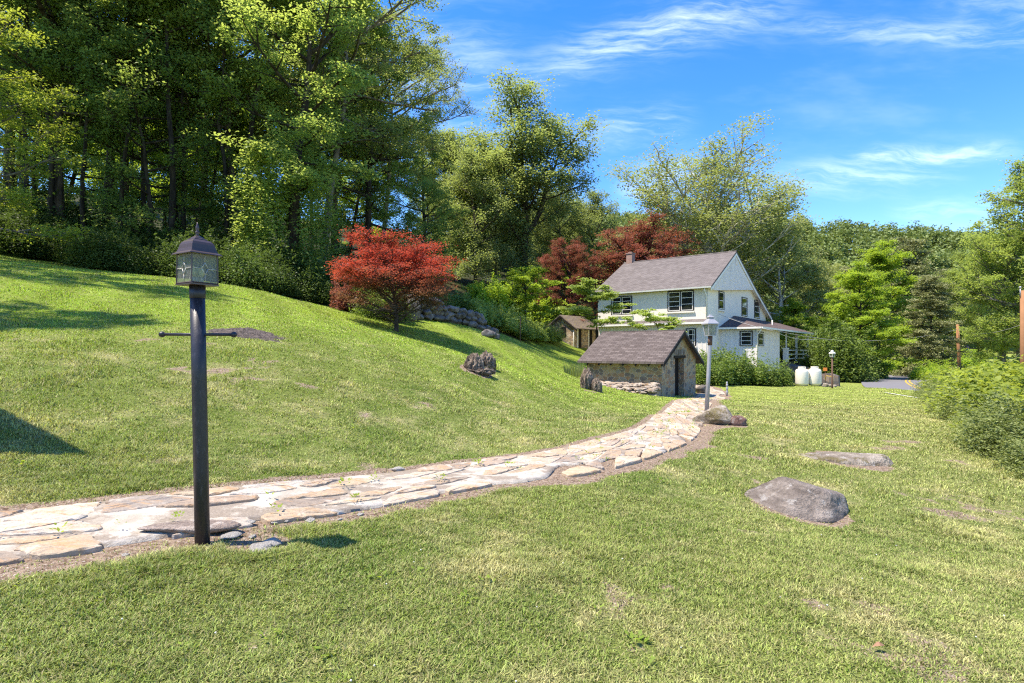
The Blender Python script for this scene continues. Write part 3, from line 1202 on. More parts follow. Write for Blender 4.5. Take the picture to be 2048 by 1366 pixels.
# ------------------------------------------------------------------ planting
def plant_wood():
    rr = random.Random(4)
    A = make_tree("woodland_tree", "tall woodland tree with high leafy crown at the edge of the wood", "tree", 21, 20, 38000, .155, L_WOOD, BARK,
                  base=.34, R=5.0, nl=30, trunk_r=.26, prof=((0, .75), (.25, 1), (.7, .85), (1, .3)), el=(-5, 55), wob=.22)
    B = make_tree("woodland_tree", "b", "tree", 33, 21, 35000, .16, L_WOOD_LIGHT, BARK, base=.42, R=4.8, nl=28, trunk_r=.24,
                  prof=((0, .6), (.3, 1), (.75, .9), (1, .3)), el=(5, 60), wob=.3, lean=(1.0, .5))
    C = make_tree("understory_tree", "c", "tree", 45, 10.5, 17000, .14, L_WOOD, BARK_DARK, base=.16, R=3.2, nl=22, trunk_r=.13,
                  prof=((0, .8), (.4, 1), (1, .3)), el=(0, 45), wob=.3, spread=.4)
    D = make_tree("understory_tree", "d", "tree", 57, 12, 26000, .16, L_BRIGHT, BARK_DARK, base=.2, R=3.6, nl=20, trunk_r=.14,
                  prof=((0, .7), (.4, 1), (1, .35)), el=(5, 50), wob=.35, spread=.45)
    E = make_tree("woodland_tree", "e", "tree", 61, 19, 46000, .16, L_WOOD, BARK_DARK, base=.12, R=4.6, nl=36, trunk_r=.30,
                  prof=((0, .8), (.35, 1), (.75, .75), (1, .25)), el=(-15, 55), wob=.2, droop=.05)
    # the front rank, each one told apart
    plant_at(A, [at_px(118, 26, (1.05, 1.05, .84), 0.4), at_px(20, 30, (1.1, 1.1, .86), 2.1), at_px(246, 31, (1., 1., .85), 4.2), at_px(670, 37, (.9, .9, .74), 1.0)],
             ["thick straight dark trunk rising past the frame top, at the left lawn edge", "tall woodland tree just behind the yellow-green tree at the picture's left edge",
              "slim tall tree directly right of and behind the thick straight trunk", "tall tree with a leafy crown behind the vine-draped tree and above the red maple"], "tall trees at the front of the wood")
    plant_at(B, [at_px(212, 28, (1., 1., .84), .9), at_px(478, 30, (1.02, 1.02, .84), 2.4), at_px(600, 41, (1., 1., .86), 3.3), at_px(-60, 33, 1.0, 5.1), at_px(400, 38, 1.0, 0.2)],
             ["slender light-leaved tree with forked top right beside the thick trunk", "leaning grey trunk rising just right of the front lantern", "light green tall tree standing behind the vine-draped tree",
              "light-leaved tall tree partly outside the left picture edge", "light green tall tree deep in the wood above the front lantern"], "light-leaved trees at the front of the wood")
    plant_at(E, [at_px(735, 36, .84, 2.0), at_px(850, 48, .66, 4.0), at_px(345, 28.5, .78, 2.2)],
             ["dense dark tree behind the red maple at the wood's right end", "rounded dark tree at the right shoulder of the wood beside open sky",
              "dark leafy tree whose crown spreads right above the front lantern"], "dense dark trees of the wood")
    plant_at(C, [at_px(300, 26, .95, .3), at_px(60, 27, .9, 1.9), at_px(420, 33, 1.0, 3.0), at_px(170, 34, 1.1, 4.1), at_px(530, 35, 1.1, 5.5), at_px(840, 31, .62, 2.9)],
             ["small dark understory tree left of the front lantern", "small understory tree below the yellow-green foliage at far left", "slim understory tree in shade behind the front lantern",
              "slim understory tree between the two tall left trunks", "understory tree in deep shade left of the vine curtain", "small shaded tree directly behind the red maple"], "small trees under the wood's canopy")
    plant_at(D, [at_px(395, 45, 1.2, .5), at_px(270, 47, 1.2, 2.2), at_px(130, 46, 1.25, 4.0), at_px(560, 48, 1.2, 1.1), at_px(20, 44, 1.2, 5.0), at_px(700, 47, 1.15, 3.1), at_px(465, 54, 1.3, .1), at_px(330, 56, 1.3, 2.7), at_px(205, 57, 1.35, 3.9)],
             "sunlit light green young tree deep inside the wood", "sunlit young trees deep in the wood")
    # slim bare stems standing before the canopy
    S = make_tree("slim_tree", "s", "tree", 67, 17, 13000, .15, L_WOOD_LIGHT, BARK_DARK, base=.58, R=2.6, nl=16, trunk_r=.13, wob=.3, el=(10, 55), lean=(.5, 0))
    plant_at(S, [at_px(92, 25.5, 1.0, .3), at_px(165, 25, .8, 2.0), at_px(252, 25.5, .85, 3.1), at_px(292, 27, .95, 4.4), at_px(345, 26, 1.15, 5.0), at_px(362, 27.5, 1.0, 1.2), at_px(445, 27, .9, .2), at_px(505, 27.5, 1.25, 2.9), at_px(45, 25, .8, 1.0)],
             ["slim dark bare stem just left of the thick straight trunk", "thin short bare stem right of the thick straight trunk", "thin bare stem midway between the thick trunk and the front lantern", "slim bare stem left of the double stems above the front lantern",
              "thicker left one of the double dark stems behind the front lantern", "right one of the double dark stems behind the front lantern", "thin bare stem between the front lantern and the vine curtain", "stout dark leaning stem just left of the vine curtain", "thin short bare stem below the yellow-green tree at the far left"], "slim bare stems at the wood's edge")
    # deep ranks
    spots = []
    for d, n in ((64, 7), (88, 9)):
        for i in range(n):
            px = -140 + (i + rr.uniform(.15, .85)) * (1060 / n)
            if px > 830 and d < 60:
                continue
            spots.append(at_px(px, d + rr.uniform(-3, 3), rr.uniform(.9, 1.15) * (1 if px < 800 else .72), rr.uniform(0, 6)))
    kinds = (A, B, E)
    for i, s_ in enumerate(spots):
        dup(kinds[i % 3], s_[:3], s_[4], s_[3], None, ("tall tree with dark crown deep in the wood", "tall light-leaved tree deep in the wood", "full dark-leaved tree deep in the wood")[i % 3],
            ("dark tall trees deep in the wood", "light tall trees deep in the wood", "full dark trees deep in the wood")[i % 3])
    # vine-draped tree
    t = make_tree("vine_draped_tree", "tree smothered in hanging vines down to the ground, left of the red maple", "tree", 71, 18.5, 40000, .145, L_WOOD_LIGHT, BARK_DARK,
                  base=.3, R=4.3, nl=26, trunk_r=.3, el=(0, 55), wob=.25, extra=curtain(24000, 2.3, 11.5), lean=(.8, 0))
    plant_at(t, [at_px(575, 26.5, (1., 1., .82), .6)], ["tree smothered in hanging vines down to the ground, left of the red maple"])
    # airy long-limbed tree with grey-green leaves at the top right of the wood
    t = make_tree("airy_tree", "tall airy grey-green tree reaching over open sky at the top of the wood", "tree", 83, 22, 60000, .15, L_SILVER, BARK_GREY,
                  base=.45, R=6.6, nl=34, trunk_r=.25, el=(0, 50), prof=((0, .6), (.35, 1), (.8, .9), (1, .4)), spread=.5, wob=.3, curve=.1, lean=(2.0, -.4))
    plant_at(t, [at_px(640, 33, (.96, .96, .76), .0), at_px(760, 42, (.8, .8, .74), 1.3)], ["tall airy grey-green tree whose long limbs reach right over open sky", "airy grey-green tree behind, its top beside the blue sky"], "airy grey-green trees at the wood's right end")
    # yellow-green tree at the left edge
    t = make_tree("yellow_green_tree", "yellow-green leafy tree at the far left, its foliage in front of the dark wood", "tree", 95, 9.5, 30000, .11, L_YELLOW, BARK_GREY,
                  base=.12, R=3.2, nl=24, trunk_r=.12, el=(-5, 45), spread=.36, prof=((0, .8), (.4, 1), (1, .4)))
    plant_at(t, [at_px(-45, 20, .92, 1.0)], ["yellow-green leafy tree at the far left, its foliage in front of the dark wood"])
    # trees left of the frame whose shade falls on the lawn
    for x, y, s_, k in ((-17.0, 14.6, (.42, .42, .80), 0), (-12.6, 9.2, (.36, .36, .50), 1), (-20.0, 17.6, (.5, .5, .75), 2)):
        dup(kinds[k], (x, y, z1(x, y)), x, s_, None, ("tall tree outside the picture's left edge that shades the upper lawn", "shorter tree outside the picture's left edge that shades the lower lawn",
                                                     "dense tree outside the picture's left edge beside the wood")[k], "trees beyond the picture's left edge")
    # undergrowth along the edge
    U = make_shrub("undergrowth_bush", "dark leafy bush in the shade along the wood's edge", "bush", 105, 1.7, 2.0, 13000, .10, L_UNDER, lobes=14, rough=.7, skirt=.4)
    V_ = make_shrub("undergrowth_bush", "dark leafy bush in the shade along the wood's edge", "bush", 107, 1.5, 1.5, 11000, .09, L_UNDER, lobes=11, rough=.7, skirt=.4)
    sp, sp2 = [], []
    for i in range(46):
        x = -27 + i * .50
        e = float(np.interp(x, EDGE[:, 0], EDGE[:, 1]))
        y = e + rr.uniform(.9, 2.6)
        q = (x, y, z1(x, y) - .1, rr.choice((.45, .6, .75, .95)), rr.uniform(0, 6))
        (sp if i % 3 else sp2).append(q)
        if i % 2 == 0:
            y2 = y + rr.uniform(2, 4)
            sp.append((x, y2, z1(x, y2) - .1, rr.uniform(.6, 1.25), rr.uniform(0, 6)))
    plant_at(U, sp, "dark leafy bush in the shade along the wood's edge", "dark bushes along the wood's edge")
    plant_at(V_, sp2, "lighter olive bush at the front of the wood's shaded edge", "olive bushes along the wood's edge")


def plant_lawn_trees():
    # red Japanese maple
    m_ = make_tree("red_maple", "bright red spreading maple standing alone on the lawn", "tree", 203, 4.05, 60000, .078, L_RED, BARK, flat=.6, up=.9,
                   base=.13, R=2.75, nl=34, trunk_r=.115, prof=((0, .95), (.3, 1.0), (.65, .92), (1, .55)), el=(30, 62), sub=11, subl=.46, curve=-.38, spread=.25, wob=.1, twig_n=4, ntop=16, sub_from=.22,
                   cut=lambda c: (c[:, 2] > 1.3 + 1.0 * np.exp(-(c[:, 0] ** 2 + c[:, 1] ** 2) / 1.2)))
    p = G(793, 663)
    plant_at(m_, [(*p, (.80, .80, .63), 2.0)], ["bright red spreading maple standing alone on the lawn"])
    # reddish shrub left of it and the green bush under it
    s_ = make_shrub("red_leaved_shrub", "low red-leaved shrub left of the red maple", "shrub", 207, .8, 1.05, 5200, .08, L_RED_DULL, lobes=9, rough=.4)
    s_.location = G(694, 622)
    g_ = make_shrub("green_shrub", "leafy green bush behind the red maple's trunk", "shrub", 209, 1.35, 1.5, 9000, .085, L_SHRUB, lobes=14, rough=.5)
    plant_at(g_, [(*(G(750, 640) + [0, 1.2, 0]), 1.0), (*GD(725, 24.5), .8), (*GD(850, 26.5), .9), (*GD(905, 28.5), 1.0)],
             ["leafy green bush behind the red maple's trunk", "small green bush between the red shrub and the red maple", "green bush behind the left end of the dry stone wall", "green bush behind the middle of the dry stone wall"], "green bushes round the dry stone wall")
    # big dull-red maple behind the house
    m2 = make_tree("copper_maple", "large dull red maple behind the white house", "tree", 215, 11.8, 80000, .14, L_RED_DULL, BARK_DARK, flat=.5,
                   base=.12, R=6.4, nl=34, trunk_r=.28, prof=((0, .95), (.4, 1), (.75, .8), (1, .45)), el=(15, 60), sub=8, spread=.48, wob=.15, ntop=14)
    p = GD(1284, 56)
    plant_at(m2, [(*p, (1.22, 1.22, .84), .6), (*GD(1135, 53), .58, 2.5)], ["large dull red maple behind the white house", "smaller dull red maple left of the house, above the little stone shed"], "dull red maples by the house")
    # fresh green dogwoods
    d_ = make_tree("dogwood_tree", "fresh green spreading tree left of the stone shed", "tree", 221, 5.2, 16000, .17, L_BRIGHT, BARK_DARK, flat=.35, up=1.3,
                   base=.2, R=2.9, nl=16, trunk_r=.10, prof=((0, 1), (.5, .9), (1, .5)), el=(8, 40), spread=.34, sub=6)
    plant_at(d_, [(*GD(1056, 43), .84, .4), (*GD(1108, 58), .95, 2.2)], ["fresh green spreading tree left of the little stone shed", "fresh green small tree behind the little stone shed"], "fresh green trees by the stone shed")
    e_ = make_tree("dogwood_tree", "dogwood", "tree", 227, 5.3, 15000, .15, L_DOGWOOD, BARK_DARK, flat=.22, up=1.6,
                   base=.62, R=2.0, nl=11, trunk_r=.085, prof=((0, .9), (.4, 1), (1, .5)), el=(4, 30), spread=.30, sub=5, wob=.28, lean=(.4, 0), ntop=4)
    plant_at(e_, [(*GD(1204, 36.0), .98, 2.6)], ["twisted dogwood with layered leaves at the house's left corner"])
    f_ = make_tree("dogwood_tree", "small", "tree", 233, 4.3, 6500, .15, L_DOGWOOD, BARK_DARK, flat=.24, up=1.6,
                   base=.58, R=1.75, nl=8, trunk_r=.05, prof=((0, 1), (.6, .8), (1, .4)), el=(2, 25), spread=.24, sub=4, wob=.2, ntop=2)
    plant_at(f_, [(*GD(1302, 33.5), .92, 1.2)], ["small airy dogwood standing before the house front, above the springhouse roof"])
    # tall tree with ivy
    t = make_tree("tall_airy_tree", "tall tree", "tree", 241, 22.5, 56000, .18, L_SILVER, BARK_DARK, flat=.95, base=.28, R=5.0, nl=46, trunk_r=.36,
                  prof=((0, .75), (.25, 1), (.5, .95), (.75, .62), (1, .42)), el=(22, 68), spread=.6, wob=.22, forks=[(.3, -2.6, .8, 15.5), (.34, 3.0, -.5, 16.5)], extra=stem_ivy(6000, 1.0, .3, 9.5), ntop=12)
    plant_at(t, [(*GD(1044, 60), (1.5, 1.5, 1.02), .2)], ["tallest free-standing tree with ivy-clad trunk and open crown, left of the house"])
    # lower trees round its foot and between it and the house
    q = make_tree("broadleaf_tree", "q", "tree", 247, 12, 44000, .17, L_SILVER, BARK, flat=.9, base=.16, R=4.0, nl=30, trunk_r=.2, prof=((0, .85), (.4, 1), (1, .4)), el=(0, 50), spread=.5)
    plant_at(q, [(*GD(950, 56), 1.05, .3), (*GD(1190, 76), 1.22, 1.4), (*GD(1120, 72), 1.1, 2.6), (*GD(990, 68), 1.2, 3.9), (*GD(1260, 88), 1.1, 5.0), (*GD(905, 62), 1.2, .9), (*GD(1090, 84), 1.15, 3.2)],
             ["rounded grey-green tree left of the tall ivy-clad tree", "grey-green tree rising behind the dull red maple's left side", "grey-green tree just right of the tall ivy-clad trunk", "grey-green tree close behind the tall ivy-clad tree",
              "grey-green tree far behind the dull red maple", "rounded grey-green tree filling the gap between the wood and the ivy-clad tree", "grey-green tree far behind the tall ivy-clad tree's right side"], "grey-green trees left of the house")
    u = make_shrub("leafy_bush", "u", "bush", 251, 1.9, 2.6, 11000, .17, L_BRIGHT, lobes=16, rough=.5, skirt=.4)
    plant_at(u, [(*GD(975, 41), .9), (*GD(1090, 52), 1.1), (*GD(1010, 46), 1.05)], ["light green bush at the foot of the tall ivy-clad tree, leftmost", "light green bush close behind the little stone shed", "light green bush directly below the tall ivy-clad trunk"], "light green bushes left of the stone shed")
    # leafy bank behind the stone wall
    k = make_shrub("bank_bush", "low pale green bush on the bank between the stone wall and the stone shed", "bush", 257, 1.15, 1.15, 7000, .10, L_DOGWOOD, lobes=14, rough=.5, skirt=.5, up=1.0)
    sp = []
    rr = random.Random(9)
    for i in range(13):
        f = i / 12
        px, d = 925 + f * 175, 28.6 + f * 15
        sp.append((*GD(px, d + rr.uniform(-.5, .8)), rr.uniform(.85, 1.25), rr.uniform(0, 6)))
    plant_at(k, sp, "low pale green bush on the bank between the stone wall and the stone shed", "pale green bushes on the bank")
    # sycamore
    s_ = make_tree("sycamore_tree", "sycamore", "tree", 263, 25, 66000, .24, L_PALE, BARK_PALE, base=.24, R=10.5, nl=60, trunk_r=.42, flat=.7,
                   prof=((0, .8), (.3, 1), (.7, .85), (1, .5)), el=(18, 66), spread=.95, sub=9, wob=.25, forks=[(.24, -3.2, 0, 21), (.28, 5.5, 1.0, 20)], curve=.1, ntop=5)
    plant_at(s_, [(*GD(1412, 64), (1.16, 1.16, .82), .0)], ["large pale sycamore with white limbs and thin leaves behind the house"])
    s2 = make_tree("sycamore_tree", "sycamore", "tree", 271, 17, 46000, .24, L_PALE, BARK_PALE, base=.16, R=6.6, nl=32, trunk_r=.3, prof=((0, .85), (.4, 1), (1, .4)), el=(0, 60), spread=.65, forks=[(.3, 3.0, 0, 14)])
    plant_at(s2, [(*GD(1560, 68), 1.0, 1.0), (*GD(1500, 80), 1.1, 3.0), (*GD(1625, 78), .78, 4.4)], ["pale green sycamore with white limbs, right of the house's roof", "pale green tree far behind the house's gable", "lower pale green tree with a white trunk right of the house"], "pale green trees right of the house")


def plant_right():
    rr = random.Random(12)
    # bright maples by the road
    b = make_tree("bright_green_maple", "b", "tree", 301, 12, 60000, .17, L_BRIGHT, BARK_DARK, flat=.4, up=1.1, base=.08, R=3.9, nl=36, trunk_r=.2, prof=((0, .85), (.35, 1), (.7, .72), (1, .25)), el=(-5, 50), spread=.42, sub=8)
    plant_at(b, [(*GD(1722, 50), .80, .3), (*GD(1758, 66), 1.18, 1.7), (*GD(1660, 60), .62, 2.0), (*GD(1585, 60), .62, 4.0)],
             ["bright green bushy maple beside the road, nearest the porch", "tall bright green maple further down the road, above the bushy one", "small bright green tree directly behind the porch bush", "bright green tree behind the house's right gable"], "bright green maples by the road")
    # hemlocks
    def conifer(seed, H, R, n):
        return make_tree("hemlock_tree", "h", "tree", seed, H, n, .22, L_CONIFER, BARK_DARK, flat=.35, up=.7, base=.05, R=R, nl=64, trunk_r=.2, prof=((0, 1), (.3, .92), (.7, .6), (1, .18)), el=(-12, 28), spread=.5, sub=7, droop=.06, wob=.06, ntop=3)
    h = conifer(311, 15, 3.6, 40000)
    plant_at(h, [(*GD(1862, 54), .66, .2), (*GD(1815, 82), 1.28, 1.6), (*GD(1885, 88), 1.0, 2.9), (*GD(1700, 96), 1.15, .8)],
             ["grey-green hemlock standing beside the road bend, its skirt on the hedge", "tall brown-green hemlock rising behind the bright maple", "brown-green hemlock right of the tall one, above the far road", "dark hemlock on the hill behind the bright maples"], "hemlocks by the road")
    # oaks on the right
    o = make_tree("oak_tree", "o", "tree", 321, 15, 56000, .16, L_WOOD_LIGHT, BARK_GREY, base=.22, R=4.9, nl=32, trunk_r=.22, prof=((0, .7), (.35, 1), (.75, .85), (1, .4)), el=(0, 50), spread=.45, wob=.25, extra=stem_ivy(1500, .6, .3, 5))
    plant_at(o, [(*GD(2006, 43), .72, .4), (*GD(2090, 40), 1.05, 2.0), (*GD(1960, 62), .85, 3.5), (*GD(2040, 60), 1.0, 5.2), (*GD(1925, 105), 1.0, 1.1), (*GD(2000, 90), 1.05, 2.4)],
             ["tree with a bare grey trunk rising from the hedge left of the near utility pole", "tall tree at the right picture edge whose limb reaches into the sky", "tree close behind the far utility pole", "tree behind the grey trunk at the right picture edge",
              "tree beyond the bend of the far road", "distant tree behind the grey trunk by the hedge"], "broadleaf trees right of the road")
    # porch rhododendron mass
    u = make_shrub("porch_bush", "huge rounded flowering bush right of the porch", "bush", 331, 2.9, 4.4, 26000, .17, L_SHRUB, lobes=30, rough=.4, skirt=.5)
    plant_at(u, [(*GD(1672, 45), 1.0, .3), (*GD(1618, 55), .9, 2.0), (*GD(1722, 52), .8, 3.0)],
             ["huge rounded bush right of the porch, behind the far lamp post", "large bush seen through and above the porch roof's far end", "large bush between the porch and the road"], "large bushes round the porch")
    ud = make_shrub("porch_bush", "ud", "bush", 333, 2.0, 3.2, 15000, .14, L_UNDER, lobes=22, rough=.5, skirt=.5)  # dark leaf colour stands in for the porch's deep shade
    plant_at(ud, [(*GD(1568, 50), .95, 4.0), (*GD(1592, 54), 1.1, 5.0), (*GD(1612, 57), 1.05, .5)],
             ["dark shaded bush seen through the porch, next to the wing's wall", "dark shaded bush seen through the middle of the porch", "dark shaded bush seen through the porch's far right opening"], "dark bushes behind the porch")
    # bushes by the house front
    v = make_shrub("azalea_bush", "v", "bush", 337, 1.25, 1.25, 9000, .085, L_SHRUB, lobes=18, rough=.35, skirt=.7)
    plant_at(v, [(*GD(1475, 35.2), 1.5, .5), (*GD(1440, 35.0), 1.4, 2.0), (*GD(1408, 33.5), 1.25, 3.0), (*GD(1503, 35.6), 1.1, 1.1), (*GD(1546, 35.0), 1.15, 4.0), (*GD(1425, 36.4), 1.5, 5.0)],
             ["big rounded bright bush against the house's white wing", "rounded bush right behind the grey lamp post", "dark bush between the springhouse and the grey lamp post", "low bush at the wing's right corner",
              "olive bush below the wing's side wall, left of the white tanks", "taller bush under the lower house window"], "bushes along the house front")
    w_ = make_shrub("shed_bush", "w", "bush", 341, 1.5, 1.55, 9000, .10, L_SILVER, lobes=16, rough=.45, skirt=.6)
    plant_at(w_, [(*GD(1101, 46.0), .82, .4)], ["silvery green bush at the stone shed's lit gable"])
    # hedge on the right
    hp = make_shrub("hedge_bush", "fine-leaved olive bush in the row along the lawn's right edge", "bush", 351, 1.0, 1.25, 19000, .044, L_OLIVE, lobes=20, stems=14, rough=.75, skirt=.75, up=.5)
    hq = make_shrub("hedge_bush", "lush light green bush in the bank behind the right-hand hedge", "bush", 353, 1.1, 1.35, 8000, .105, L_YELLOW, lobes=16, stems=10, rough=.6, skirt=.6)
    sp, sq = [], []
    line = [G(1862, 797), G(1888, 810), G(1925, 838), G(1985, 880), G(2050, 937), G(2150, 1010)]
    line = np.array(line)
    seg = np.concatenate([[0], np.cumsum(np.linalg.norm(np.diff(line[:, :2], axis=0), axis=1))])
    L = seg[-1]
    n = int(L / .62)
    for i in range(n):
        s_ = (i + .5) / n * L
        x, y = np.interp(s_, seg, line[:, 0]) + .72, np.interp(s_, seg, line[:, 1]) + .45
        k_ = rr.choice((.66, .78, .9, 1.05))
        sp.append((x, y, z1(x, y) - .05, (k_, k_, k_ * rr.uniform(.62, .82)), rr.uniform(0, 6)))
        for k in range(1, 7):
            X = x + k * 1.25 + rr.uniform(-.3, .3)
            Y = y + k * .75 + rr.uniform(-.35, .35)
            if (i + k) % 2 == 0 and Y < 40 and X / Y < 1.15:
                k_ = rr.uniform(.9, 1.2)
                sq.append((X, Y, z1(X, Y) - .02 * k, (k_, k_, k_ * rr.uniform(.6, .85)), rr.uniform(0, 6)))
    plant_at(hp, sp, "fine-leaved olive bush in the row along the lawn's right edge", "hedge bushes along the lawn's right edge")
    plant_at(hq, sq, "lush light green bush in the bank behind the right-hand hedge", "lush bushes behind the right-hand hedge")
    # roadside banks beyond the road
    rb = make_shrub("roadside_bush", "green bush on the bank beside the far road", "bush", 357, 1.7, 1.9, 8000, .17, L_BRIGHT, lobes=14, rough=.5, skirt=.6)
    sp = []
    for px, d, s_ in ((1740, 53, .8), (1765, 60, .9), (1785, 68, 1.0), (1812, 72, 1.0), (1835, 64, .9), (1852, 48, .7), (1868, 50, .85), (1880, 70, 1.0), (1905, 110, 1.2), (1940, 70, 1.1), (1965, 52, .9), (1985, 48, .9),
                      (2020, 46, 1.0), (2045, 44, 1.0), (1945, 98, 1.2), (1850, 88, 1.2), (1870, 100, 1.2)):
        sp.append((*GD(px, d), s_, rr.uniform(0, 6)))
    plant_at(rb, sp, "green bush on the bank beside the far road", "bushes on the roadside bank")
    # irises
    build_iris()


def build_iris():
    r = np.random.RandomState(77)
    t = thing("iris_clump", G(1147, 752), "upright sword-leaved iris clump at the springhouse's left corner", "plant")
    mb = MB()
    p0 = np.array(t.location)
    for i in range(90):
        a, q = r.uniform(0, 6.28), .42 * math.sqrt(r.rand())
        b = p0 + [q * math.cos(a), q * math.sin(a) * .7, -.03]
        h = r.uniform(.35, .75)
        ln = np.array([math.cos(a), math.sin(a), 0]) * r.uniform(.0, .25) * h
        sd = np.array([-math.sin(a + .8), math.cos(a + .8), 0]) * .016
        mb.add([b - sd, b + sd, b + ln * .5 + sd * .9 + [0, 0, h * .6], b + ln * .5 - sd * .9 + [0, 0, h * .6], b + ln + [0, 0, h]], [[0, 1, 2, 3], [3, 2, 4]], 0, False, r.rand())
    mb.build("leaves", L_SILVER, t)


def plant_hill():
    """the far wooded hill: one mass of crowns, plus the nearest crowns one by one"""
    r = np.random.RandomState(31)
    Cs, sz, tone = [], [], []
    n = 0
    while n < 620:
        d = r.uniform(112, 285)
        px = r.uniform(900, 2130)
        p = GD(px, d)
        hgt = r.uniform(9, 14)
        cr = r.uniform(2.8, 4.8)
        k = 420
        D = r.normal(size=(k, 3))
        D /= np.linalg.norm(D, axis=1)[:, None]
        D[:, 2] = D[:, 2] * .9 + .1
        lob = 1 + .45 * (vnoise(D * 2.2 + n * 3.1, 50 + n % 7) - .5) * 2
        q = cr * lob * r.uniform(.55, 1.05, k)
        Cs.append(p + [0, 0, hgt - cr] + D * q[:, None] * np.array([1, 1, 1.25]))
        tone.append(np.full(k, r.rand()))
        n += 1
    C = np.vstack(Cs)
    V, F, var = leaves_np(C, r, 1.0, .5, .75)
    var = np.clip(.55 * np.repeat(np.concatenate(tone), 4) + .45 * var, 0, 1)
    me = np_mesh("far_forest", V, F, var)
    m_ = mat_leaf("far_forest_leaf", (0.038, 0.060, 0.016), (0.150, 0.182, 0.058), (0.13, 0.17, 0.03), .28, .5, .0)
    o = link("far_forest", me, m_)
    set_props(o, "dense green forest covering the far hill", kind="stuff")

# ------------------------------------------------------------------ materials of the built things
def mat_plain(name, col, rough=.6, spec=.3, metal=0.0, var=.12, scale=12.0, bstr=.12, bdist=.0015, dirt=None):
    m_, n, out = new_mat(name)
    loc = n.new('ShaderNodeNewGeometry').outputs['Position']
    a = n.noise(loc, scale, 5.0, .65)
    c = n.vm('SCALE', n.mix(0.0, col, col), n.m('ADD', 1 - var, n.m('MULTIPLY', a, 2 * var)))
    if dirt:
        c = n.mix(n.step(n.noise(n.vm('MULTIPLY', loc, (1, 1, .35)), dirt[1], 6.0, .7), .50, .72, 0, dirt[2]), c, dirt[0])
    b = pbsdf(n, c, rough, spec, a, bstr, bdist, metal)
    n.l.new(b.outputs[0], out.inputs[0])
    return m_


def mat_shingle(name, c0, c1, cm, row=.14, wid=.30, moss=None):
    m_, n, out = new_mat(name)
    uv = n.new('ShaderNodeUVMap', uv_map="UVMap").outputs[0]
    br = n.new('ShaderNodeTexBrick')
    n.put(br.inputs['Vector'], uv)
    br.inputs['Scale'].default_value = 1.0
    br.inputs['Brick Width'].default_value = wid
    br.inputs['Row Height'].default_value = row
    br.inputs['Mortar Size'].default_value = .007
    br.inputs['Mortar Smooth'].default_value = .2
    br.inputs['Bias'].default_value = 0.0
    n.put(br.inputs['Color1'], c0)
    n.put(br.inputs['Color2'], c1)
    n.put(br.inputs['Mortar'], cm)
    st = n.noise(n.vm('MULTIPLY', uv, (1, .4, 1)), 1.4, 5.0, .65)
    gr = n.noise(uv, 60.0, 3.0, .7)
    col = n.vm('SCALE', br.outputs[0], n.m('ADD', .62, n.m('ADD', n.m('MULTIPLY', st, .5), n.m('MULTIPLY', gr, .3))))
    col = n.mix(n.step(n.noise(uv, 9.0, 3.0, .6), .62, .75, 0, .5), col, (.30, .29, .28))
    if moss:
        col = n.mix(n.step(n.noise(uv, 4.0, 6.0, .7), .52, .62, 0, .75), col, moss)
    saw = n.m('FRACT', n.m('DIVIDE', n.sep(uv)[1], row))
    h = n.m('SUBTRACT', n.m('MULTIPLY', gr, .25), n.m('ADD', saw, n.m('MULTIPLY', br.outputs[1], .6)))
    b = pbsdf(n, col, .92, .15, h, .7, .02)
    n.l.new(b.outputs[0], out.inputs[0])
    return m_


def mat_rubble(name, scale=3.4, mortar=(.52, .46, .33), cols=((.30, .22, .13), (.42, .33, .21), (.22, .19, .16), (.40, .25, .14), (.34, .31, .26)), mw=.07, squash=1.5):
    """rubble masonry: irregular stones in wide pale joints"""
    m_, n, out = new_mat(name)
    uv = n.new('ShaderNodeUVMap', uv_map="UVMap").outputs[0]
    q = n.vm('MULTIPLY', uv, (1.0, squash, 1))
    q = n.vm('ADD', q, n.vm('SCALE', n.vm('SUBTRACT', n.noise(q, 3.2, 3.0, .6, out=1), (.5, .5, .5)), .16))
    ve = n.new('ShaderNodeTexVoronoi', feature='DISTANCE_TO_EDGE', voronoi_dimensions='2D')
    vc = n.new('ShaderNodeTexVoronoi', feature='F1', voronoi_dimensions='2D')
    for v in (ve, vc):
        n.put(v.inputs['Vector'], q)
        v.inputs['Scale'].default_value = scale
        v.inputs['Randomness'].default_value = .95
    cell = n.sep(vc.outputs['Color'])[0]
    r = n.new('ShaderNodeValToRGB')
    r.color_ramp.interpolation = 'CONSTANT'
    n.put(r.inputs[0], cell)
    e = r.color_ramp.elements
    e[0].color = (*cols[0], 1)
    e[1].position, e[1].color = 1 / len(cols), (*cols[1], 1)
    for i in range(2, len(cols)):
        k = e.new(i / len(cols))
        k.color = (*cols[i], 1)
    f = n.noise(uv, 26.0, 5.0, .7)
    g = n.noise(uv, 5.0, 4.0, .65)
    col = n.vm('SCALE', r.outputs[0], n.m('ADD', .5, n.m('ADD', n.m('MULTIPLY', f, .6), n.m('MULTIPLY', g, .4))))
    edge = n.m('ADD', ve.outputs['Distance'], n.m('MULTIPLY', n.m('SUBTRACT', f, .5), .05))
    mk = n.step(edge, mw * .55, mw, 1.0, 0.0)
    mcol = n.vm('SCALE', n.mix(0.0, mortar, mortar), n.m('ADD', .72, n.m('MULTIPLY', f, .5)))
    col = n.mix(mk, col, mcol)
    h = n.m('ADD', n.m('MULTIPLY', n.m('SUBTRACT', 1.0, mk), n.m('ADD', .6, n.m('MULTIPLY', cell, .4))), n.m('MULTIPLY', f, .35))
    b = pbsdf(n, col, .9, .2, h, .9, .04)
    n.l.new(b.outputs[0], out.inputs[0])
    return m_


